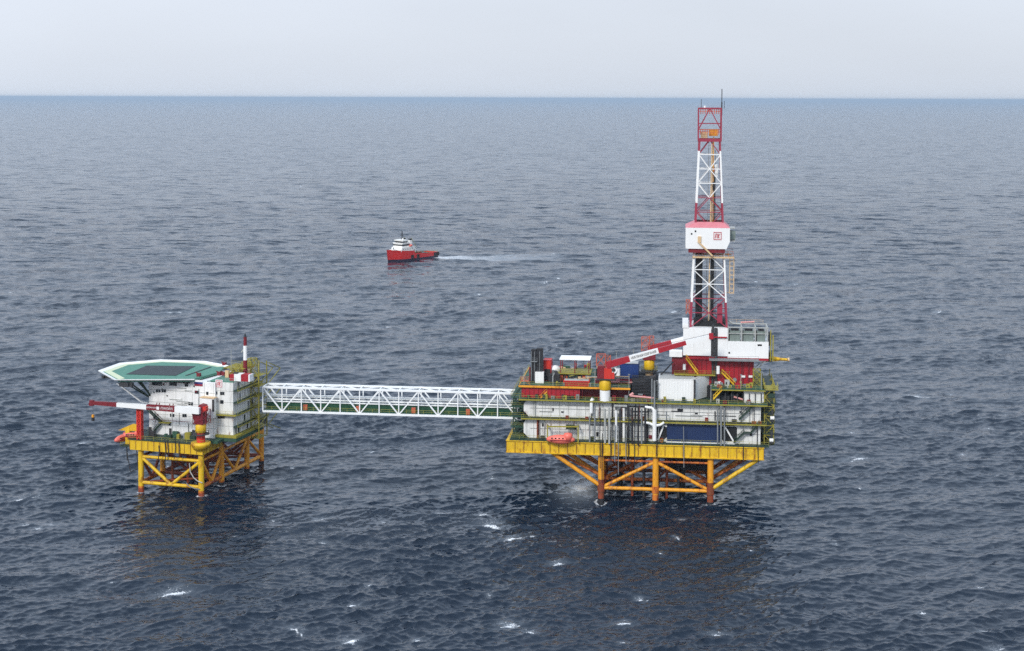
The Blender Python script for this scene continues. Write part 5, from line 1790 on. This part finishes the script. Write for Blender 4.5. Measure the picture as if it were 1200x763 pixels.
# ================================================================== SEA
def build_sea():
    rng = np.random.default_rng(11)
    px1024 = F * 1024 / 1200
    rows = [4.0]
    while rows[-1] < 230:
        rows.append(rows[-1] * 1.12)
    r = rows[-1]
    while r < 1700:
        r += max(.30, (r * r + H * H) / (H * px1024) * 0.50)
        rows.append(r)
    while r < 7000:
        r += (r * r) / (H * px1024) * .75
        rows.append(r)
    while r < 82000:
        r *= 1.05
        rows.append(r)
    rows = np.array(rows)
    fine = np.arange(-R(22), R(22), .62 / px1024)
    coarse = np.linspace(R(22), 2 * math.pi - R(22), 90)
    ang = np.concatenate([fine, coarse[:-1]])
    na, nr = len(ang), len(rows)
    AA, RR = np.meshgrid(ang, rows)
    X = (RR * np.sin(AA)).astype(np.float64)
    Y = (RR * np.cos(AA)).astype(np.float64)
    dr = np.gradient(rows)
    Z = np.zeros_like(X)
    DX = np.zeros_like(X)
    DY = np.zeros_like(X)
    wind = R(-68)          # direction the waves travel towards
    lam = np.exp(np.linspace(math.log(1.3), math.log(60), 110))
    # gusts: patches a hundred metres across where the short chop is higher
    gust = 1 + .22 * np.sin(X * .031 + Y * .017 + 1.7 * np.sin(Y * .021 + .8)) + .2 * np.sin(X * .013 - Y * .027 + 2.1 * np.sin(X * .019))
    for L_ in lam:
        k = 2 * math.pi / L_
        th = wind + rng.normal(0, R(22 if L_ > 3 else 34))
        # slope per component
        s = .078 * (min(1.0, L_ / 2.0) ** .5) * (1.0 if L_ < 3.2 else (3.2 / L_) ** .60) * rng.uniform(.6, 1.4)
        a = s / k
        wrow = np.clip((L_ / dr - 1.3) / 1.4, 0, 1)
        sel = np.where(wrow > 0)[0]
        if len(sel) == 0:
            continue
        kx, ky = k * math.cos(th), k * math.sin(th)
        ph = rng.uniform(0, 2 * math.pi)
        x, y = X[sel], Y[sel]
        # slow bending of the phase so crests stay short and irregular
        arg = kx * x + ky * y + ph + 1.6 * np.sin(x * k * .07 * rng.uniform(.5, 2) + y * k * .06 * rng.uniform(-2, 2) + rng.uniform(0, 6))
        grp = .7 + .6 * np.sin(x * k * .11 * rng.uniform(-1, 1) + y * k * .11 * rng.uniform(-1, 1) + rng.uniform(0, 6))
        w = wrow[sel][:, None] * a * grp
        if L_ < 9:
            w = w * gust[sel]
        Z[sel] += w * np.cos(arg)
        q = 1.0
        DX[sel] -= q * w * math.cos(th) * np.sin(arg)
        DY[sel] -= q * w * math.sin(th) * np.sin(arg)
    foam = np.zeros_like(X)
    aer = np.zeros_like(X)
    # breaking crests where the photograph shows them
    caps = [(1075, 466, 5, 1.6), (1066, 463, 3, 1), (1008, 536.5, 6, 1.2), (1115, 462, 1.5, .7), (1138, 463, 3, 1), (998, 509, 2, .8), (1128, 532, 1.5, .7),
            (597, 734, 3.2, 1.5), (411, 752, 3, 1.5), (345, 738, 3, .9), (375, 608, 3, .8), (450, 612, 1.6, .9), (795, 632, 1.6, .9), (793, 629, 1.0, .6), (455, 383, 3, 1.5),
            (435, 386, 8, 1.2), (205, 366, 10, 1.6), (214, 367, 3, 1.5), (350, 288, 5, 1.6), (165, 273, 5, 1.6), (53, 330, 4, 1.4), (576, 615, 5, 2.0), (600, 631, 5, 1.4), (568, 605, 3, 1.0),
            (680, 388, 4, 1.4), (790, 365, 6, 2), (1043, 209, 9, 3), (1108, 180, 6, 2.5), (1190, 221, 6, 2.5), (205, 694, 6, 1.2), (60, 615, 3, .8), (750, 700, 1.2, .7), (757, 703, .9, .5),
            (1100, 365, 5, 1.6), (930, 333, 5, 1.6), (290, 210, 8, 3), (93, 186, 8, 3), (140, 200, 7, 3), (520, 603, 4, .8), (1010, 573, 2, .6), (1160, 500, 2, .7), (30, 455, 3, 1),
            (1010, 250, 7, 2), (700, 262, 6, 2), (640, 330, 5, 1.6), (560, 345, 4, 1.4), (95, 520, 3, .8), (440, 436, 4, 1.2), (980, 640, 1.5, .6), (655, 660, 3, .8), (1150, 690, 1.4, .6)]
    cr_ = random.Random(5)
    for k in range(95):
        py = 150 + 610 * cr_.random() ** 1.15
        L_ = cr_.uniform(.9, 2.6) * (1 + 1.6 * max(0, (400 - py) / 250))
        caps.append((cr_.uniform(0, 1200), py, L_, L_ * cr_.uniform(.28, .45)))
    for px, py, L_, W_ in caps:
        cx, cy = sea_at(px, py)
        th = wind + math.pi / 2 + rng.normal(0, .35)
        sl = np.where(np.abs(rows - math.hypot(cx, cy)) < 40)[0]
        x, y = X[sel_(sl)] - cx, Y[sel_(sl)] - cy
        u = x * math.cos(th) + y * math.sin(th)
        v = -x * math.sin(th) + y * math.cos(th) + .12 * u * u / L_
        L_, W_ = L_ * .72, W_ * .68
        for q_ in range(3 if L_ > 1.2 else 2):      # a torn crest: a few ragged pieces along a bent line
            u0 = rng.normal(0, .55) * L_ if q_ else 0
            v0 = rng.normal(0, .5) * W_ if q_ else 0
            lu, lv = L_ * (1, .45, .3)[q_], W_ * (.75, .6, .9)[q_]
            g = np.exp(-((u - u0) / lu) ** 2 - ((v - v0) / lv) ** 2) * (1.1, .9, .8)[q_]
            foam[sl] = np.maximum(foam[sl], g)
        aer[sl] = np.maximum(aer[sl], .12 * np.exp(-(u / (L_ * 1.5)) ** 2 - ((v - W_ * 1.5) / (W_ * 2.5)) ** 2))
        tail = np.exp(-(u / (L_ * 1.6)) ** 2 - ((v - W_ * 2) / (W_ * 3)) ** 2) * .45
        foam[sl] = np.maximum(foam[sl], tail)
    # wake astern of the ship
    bx, by = ps
    ex, ey = sea_at(660, 300)
    d = np.array([ex - bx, ey - by])
    Lw = float(np.linalg.norm(d))
    d /= Lw
    sl = np.where((rows > 950) & (rows < 1300))[0]
    x, y = X[sl] - bx, Y[sl] - by
    u = x * d[0] + y * d[1]
    v = -x * d[1] + y * d[0] + 5 * np.sin(u / 22.0)
    fade = np.clip(1 - u / Lw, 0, 1) * (u > -4)
    v = v + 9 * np.clip(u / 60, 0, 1) + 5 * np.clip(u / 40, 0, 1) * np.sin(u / 37.0 + 1) + 3 * np.sin(u / 11.0)
    aer[sl] = np.maximum(aer[sl], fade ** .5 * np.exp(-(v / (7 + np.clip(u, 0, 400) * .22)) ** 4) * .42)
    wk = fade ** .7 * np.exp(-(v / (6 + np.clip(u, 0, 400) * .18)) ** 2) * .85
    edge = fade ** .6 * np.exp(-((np.abs(v) - (5 + u * .2)) / 5) ** 2) * .95
    foam[sl] = np.maximum(foam[sl], np.maximum(wk, edge))
    # bow wave
    x, y = X[sl] - pb.x, Y[sl] - pb.y
    foam[sl] = np.maximum(foam[sl], .7 * np.exp(-(x / 5) ** 2 - (y / 5) ** 2))
    # water falling from the platform outfall
    cx, cy = sea_at(684, 569)
    sl = np.where(np.abs(rows - math.hypot(cx, cy)) < 60)[0]
    x, y = X[sl] - cx, Y[sl] - cy
    foam[sl] = np.maximum(foam[sl], 1.15 * np.exp(-((x - .15 * y) / 4.2) ** 2 - (y / 10) ** 2))
    aer[sl] = np.maximum(aer[sl], .75 * np.exp(-((x - .15 * y) / 6) ** 2 - (y / 14) ** 2))
    # froth round the legs
    for fr, pts in ((M, [(x_, v_) for x_ in LX for v_ in (0, 11, 22)]), (A, [(x_, v_) for x_ in LXA for v_ in LVA])):
        for x_, v_ in pts:
            w_ = fr.world((x_, v_, 0))
            sl = np.where(np.abs(rows - math.hypot(w_.x, w_.y)) < 12)[0]
            x, y = X[sl] - w_.x, Y[sl] - w_.y
            foam[sl] = np.maximum(foam[sl], .85 * np.exp(-((np.hypot(x, y) - 1.3) / .7) ** 2))
    X += DX
    Y += DY
    co = np.stack([X, Y, Z], -1).reshape(-1, 3).astype(np.float32)
    idx = np.arange(nr * na).reshape(nr, na)
    a = idx[:-1, :]
    b_ = idx[1:, :]
    q = np.stack([a, np.roll(a, -1, 1), np.roll(b_, -1, 1), b_], -1).reshape(-1, 4)
    q = q[:, ::-1]
    # fan in the middle
    me = bpy.data.meshes.new('sea')
    me.vertices.add(len(co))
    me.vertices.foreach_set('co', co.ravel())
    nq = len(q)
    me.loops.add(nq * 4)
    me.loops.foreach_set('vertex_index', np.ascontiguousarray(q).ravel().astype(np.int32))
    me.polygons.add(nq)
    me.polygons.foreach_set('loop_start', np.arange(0, nq * 4, 4, dtype=np.int32))
    me.polygons.foreach_set('use_smooth', np.ones(nq, dtype=bool))
    me.update(calc_edges=True)
    at = me.attributes.new('foam', 'FLOAT', 'POINT')
    at.data.foreach_set('value', foam.ravel().astype(np.float32))
    at = me.attributes.new('aerated', 'FLOAT', 'POINT')
    at.data.foreach_set('value', aer.ravel().astype(np.float32))
    # how much chop is too small for the mesh at this place
    miss = np.clip((dr - .5) / 4.0, 0, 1)
    ch = np.repeat(miss[:, None], na, 1).ravel().astype(np.float32)
    at = me.attributes.new('chop', 'FLOAT', 'POINT')
    at.data.foreach_set('value', ch)
    o = bpy.data.objects.new('sea', me)
    COL.objects.link(o)
    o['kind'] = 'structure'
    o['label'] = 'dark slate blue choppy open sea with scattered whitecaps'
    me.materials.append(sea_mat())
    return o
def sel_(x):
    return x

def sea_mat():
    m = bpy.data.materials.new('sea_water')
    m.use_nodes = True
    nt = m.node_tree
    p = nt.nodes['Principled BSDF']
    lk = nt.links.new
    geo = nd(nt, 'ShaderNodeNewGeometry')
    p.inputs['IOR'].default_value = 1.333
    # ripples finer than the mesh: small random tilts of the surface, stretched along the crests
    ac = nd(nt, 'ShaderNodeAttribute', attribute_name='chop')
    mp = nd(nt, 'ShaderNodeMapping')
    mp.inputs['Rotation'].default_value = (0, 0, R(-22))
    mp.inputs['Scale'].default_value = (.38, 1.0, 1.0)
    lk(geo.outputs['Position'], mp.inputs[0])
    def tilt(scale, detail, rough, amp):
        n = nd(nt, 'ShaderNodeTexNoise')
        n.inputs['Scale'].default_value = scale
        n.inputs['Detail'].default_value = detail
        n.inputs['Roughness'].default_value = rough
        lk(mp.outputs[0], n.inputs['Vector'])
        v = nd(nt, 'ShaderNodeVectorMath', operation='SUBTRACT')
        lk(n.outputs['Color'], v.inputs[0])
        v.inputs[1].default_value = (.5, .5, .5)
        w = nd(nt, 'ShaderNodeVectorMath', operation='MULTIPLY')
        lk(v.outputs[0], w.inputs[0])
        w.inputs[1].default_value = (amp * .7, amp, 0)
        return w
    fine = tilt(.8, 4, .65, .85)
    wide = tilt(.10, 5, .75, 2.7)
    wsc = nd(nt, 'ShaderNodeVectorMath', operation='SCALE')
    lk(wide.outputs[0], wsc.inputs[0])
    lk(ac.outputs['Fac'], wsc.inputs['Scale'])
    a1 = nd(nt, 'ShaderNodeVectorMath', operation='ADD')
    lk(fine.outputs[0], a1.inputs[0])
    lk(wsc.outputs[0], a1.inputs[1])
    a2 = nd(nt, 'ShaderNodeVectorMath', operation='ADD')
    lk(a1.outputs[0], a2.inputs[0])
    lk(geo.outputs['Normal'], a2.inputs[1])
    a3 = nd(nt, 'ShaderNodeVectorMath', operation='NORMALIZE')
    lk(a2.outputs[0], a3.inputs[0])
    lk(a3.outputs[0], p.inputs['Normal'])
    # patches of darker and paler water (wind streaks)
    n3 = nd(nt, 'ShaderNodeTexNoise')
    n3.inputs['Scale'].default_value = .006
    n3.inputs['Detail'].default_value = 3
    lk(geo.outputs['Position'], n3.inputs['Vector'])
    mxw = nd(nt, 'ShaderNodeMix', data_type='RGBA')
    mxw.inputs[6].default_value = (.0038, .0105, .022, 1)
    mxw.inputs[7].default_value = (.0065, .016, .032, 1)
    lk(n3.outputs[0], mxw.inputs[0])
    # foam
    af = nd(nt, 'ShaderNodeAttribute', attribute_name='foam')
    n2 = nd(nt, 'ShaderNodeTexNoise')
    n2.inputs['Scale'].default_value = 2.6
    n2.inputs['Detail'].default_value = 6
    n2.inputs['Roughness'].default_value = .7
    lk(geo.outputs['Position'], n2.inputs['Vector'])
    ad = nd(nt, 'ShaderNodeMath', operation='MULTIPLY_ADD')
    lk(n2.outputs[0], ad.inputs[0])
    ad.inputs[1].default_value = 2.6
    lk(af.outputs['Fac'], ad.inputs[2])
    mr = nd(nt, 'ShaderNodeMapRange')
    mr.inputs[1].default_value, mr.inputs[2].default_value = 1.85, 2.3
    lk(ad.outputs[0], mr.inputs[0])
    # only where there is foam at all
    ml = nd(nt, 'ShaderNodeMath', operation='MULTIPLY')
    lk(mr.outputs[0], ml.inputs[0])
    mr2 = nd(nt, 'ShaderNodeMapRange')
    mr2.inputs[1].default_value, mr2.inputs[2].default_value = .05, .3
    lk(af.outputs['Fac'], mr2.inputs[0])
    lk(mr2.outputs[0], ml.inputs[1])
    aa = nd(nt, 'ShaderNodeAttribute', attribute_name='aerated')
    mxa = nd(nt, 'ShaderNodeMix', data_type='RGBA')
    lk(aa.outputs['Fac'], mxa.inputs[0])
    lk(mxw.outputs[2], mxa.inputs[6])
    mxa.inputs[7].default_value = (.50, .56, .62, 1)
    mxf = nd(nt, 'ShaderNodeMix', data_type='RGBA')
    lk(mxa.outputs[2], mxf.inputs[6])
    mxf.inputs[7].default_value = (.78, .80, .82, 1)
    lk(ml.outputs[0], mxf.inputs[0])
    lk(mxf.outputs[2], p.inputs['Base Color'])
    rg = nd(nt, 'ShaderNodeMapRange')
    rg.inputs[3].default_value, rg.inputs[4].default_value = .12, .12
    lk(ac.outputs['Fac'], rg.inputs[0])
    rf = nd(nt, 'ShaderNodeMath', operation='MULTIPLY_ADD')
    lk(ml.outputs[0], rf.inputs[0])
    rf.inputs[1].default_value = .5
    lk(rg.outputs[0], rf.inputs[2])
    lk(rf.outputs[0], p.inputs['Roughness'])
    return m
build_sea()

# ================================================================== AIR
HAZE = 4.5e-5
b = MB()
b.box(-88000, 88000, -88000, 88000, -4, 132)
me = bpy.data.meshes.new('haze')
me.from_pydata(b.v, [], b.f)
mh = bpy.data.materials.new('haze_air')
mh.use_nodes = True
mh.cycles.volume_sampling = 'DISTANCE'
mh.cycles.homogeneous_volume = True
nt = mh.node_tree
nt.nodes.remove(nt.nodes['Principled BSDF'])
pv = nt.nodes.new('ShaderNodeVolumePrincipled')
pv.inputs['Color'].default_value = (.60, .72, .84, 1)
pv.inputs['Density'].default_value = HAZE
pv.inputs['Anisotropy'].default_value = .2
nt.links.new(pv.outputs[0], nt.nodes['Material Output'].inputs['Volume'])
me.materials.append(mh)
o = bpy.data.objects.new('haze', me)
COL.objects.link(o)
o['kind'] = 'stuff'
o['label'] = 'thin pale sea haze'

# ================================================================== LIGHT
SUN_EL, SUN_AZ = 36.0, 205.0       # azimuth clockwise from +Y (the viewing direction): behind the camera, to its left
w = bpy.data.worlds.new('World')
SC.world = w
w.use_nodes = True
nt = w.node_tree
bg = nt.nodes['Background']
sky = nt.nodes.new('ShaderNodeTexSky')
sky.sky_type = 'NISHITA'
sky.sun_disc = False
sky.sun_elevation = R(SUN_EL)
sky.sun_rotation = R(SUN_AZ)
sky.air_density = 1.0
sky.dust_density = 2.0
sky.altitude = 100
# overcast veil: brighter overhead than at the horizon
tc = nt.nodes.new('ShaderNodeTexCoord')
sp = nt.nodes.new('ShaderNodeSeparateXYZ')
nt.links.new(tc.outputs['Generated'], sp.inputs[0])
rp = nt.nodes.new('ShaderNodeValToRGB')
rp.color_ramp.elements[0].position = 0.0
rp.color_ramp.elements[0].color = (7.75, 8.45, 9.6, 1)
rp.color_ramp.elements[1].position = 1.0
rp.color_ramp.elements[1].color = (10.0, 11.9, 14.6, 1)
el = rp.color_ramp.elements.new(.12)
el.color = (8.15, 8.6, 9.8, 1)
el = rp.color_ramp.elements.new(.35)
el.color = (9.3, 11.0, 13.4, 1)
nt.links.new(sp.outputs['Z'], rp.inputs[0])
n = nt.nodes.new('ShaderNodeTexNoise')
n.inputs['Scale'].default_value = 2.2
n.inputs['Detail'].default_value = 5
mpn = nt.nodes.new('ShaderNodeMapping')
mpn.inputs['Scale'].default_value = (1, 1, 4)
nt.links.new(tc.outputs['Generated'], mpn.inputs[0])
nt.links.new(mpn.outputs[0], n.inputs['Vector'])
mr = nt.nodes.new('ShaderNodeMapRange')
mr.inputs[1].default_value, mr.inputs[2].default_value = .3, .7
mr.inputs[3].default_value, mr.inputs[4].default_value = .94, 1.05
nt.links.new(n.outputs[0], mr.inputs[0])
tilt = nt.nodes.new('ShaderNodeMath')          # the veil is thinner, brighter towards the west
tilt.operation = 'MULTIPLY_ADD'
tilt.inputs[1].default_value = -.16
nt.links.new(sp.outputs['X'], tilt.inputs[0])
nt.links.new(mr.outputs[0], tilt.inputs[2])
vm = nt.nodes.new('ShaderNodeVectorMath')
vm.operation = 'SCALE'
nt.links.new(rp.outputs[0], vm.inputs[0])
nt.links.new(tilt.outputs[0], vm.inputs['Scale'])
mx = nt.nodes.new('ShaderNodeMix')
mx.data_type = 'RGBA'
mx.inputs[0].default_value = .85
nt.links.new(sky.outputs[0], mx.inputs[6])
nt.links.new(vm.outputs[0], mx.inputs[7])
nt.links.new(mx.outputs[2], bg.inputs['Color'])
bg.inputs['Strength'].default_value = .10

sl = bpy.data.lights.new('sun', 'SUN')
sl.energy = 2.35
sl.angle = R(12)
sl.color = (1, .96, .9)
so = bpy.data.objects.new('sun', sl)
COL.objects.link(so)
az = R(SUN_AZ)
dirn = V((math.sin(az) * math.cos(R(SUN_EL)), math.cos(az) * math.cos(R(SUN_EL)), math.sin(R(SUN_EL))))
so.rotation_euler = dirn.to_track_quat('Z', 'Y').to_euler()
so.location = (0, -50, 300)

# ================================================================== CAMERA
cam = bpy.data.cameras.new('camera')
cam.sensor_fit = 'HORIZONTAL'
cam.sensor_width = 36
cam.lens = F / 1200 * 36
cam.shift_y = -(381.5 - CY) / 1200
cam.clip_start = 1
cam.clip_end = 120000
co = bpy.data.objects.new('camera', cam)
COL.objects.link(co)
cp, sp_ = math.cos(PITCH), math.sin(PITCH)
fwd = V((0, cp, -sp_))
rgt = V((1, 0, 0))
upv = V((0, sp_, cp))
cr, sr = math.cos(ROLL), math.sin(ROLL)
r2 = rgt * cr + upv * sr
u2 = upv * cr - rgt * sr
mt = Matrix((r2, u2, -fwd)).transposed().to_4x4()
mt.translation = (0, 0, H)
co.matrix_world = mt
SC.camera = co

SC.view_settings.view_transform = 'Standard'
SC.view_settings.look = 'None'
SC.view_settings.exposure = 0.0
SC.view_settings.gamma = 1.0
SC.view_settings.use_curve_mapping = False
SC.cycles.max_bounces = 6
SC.cycles.diffuse_bounces = 3
SC.cycles.glossy_bounces = 3
SC.cycles.volume_bounces = 1
SC.cycles.use_denoising = False
SC.cycles.denoiser = 'OPENIMAGEDENOISE'
SC.cycles.denoising_input_passes = 'RGB_ALBEDO_NORMAL'
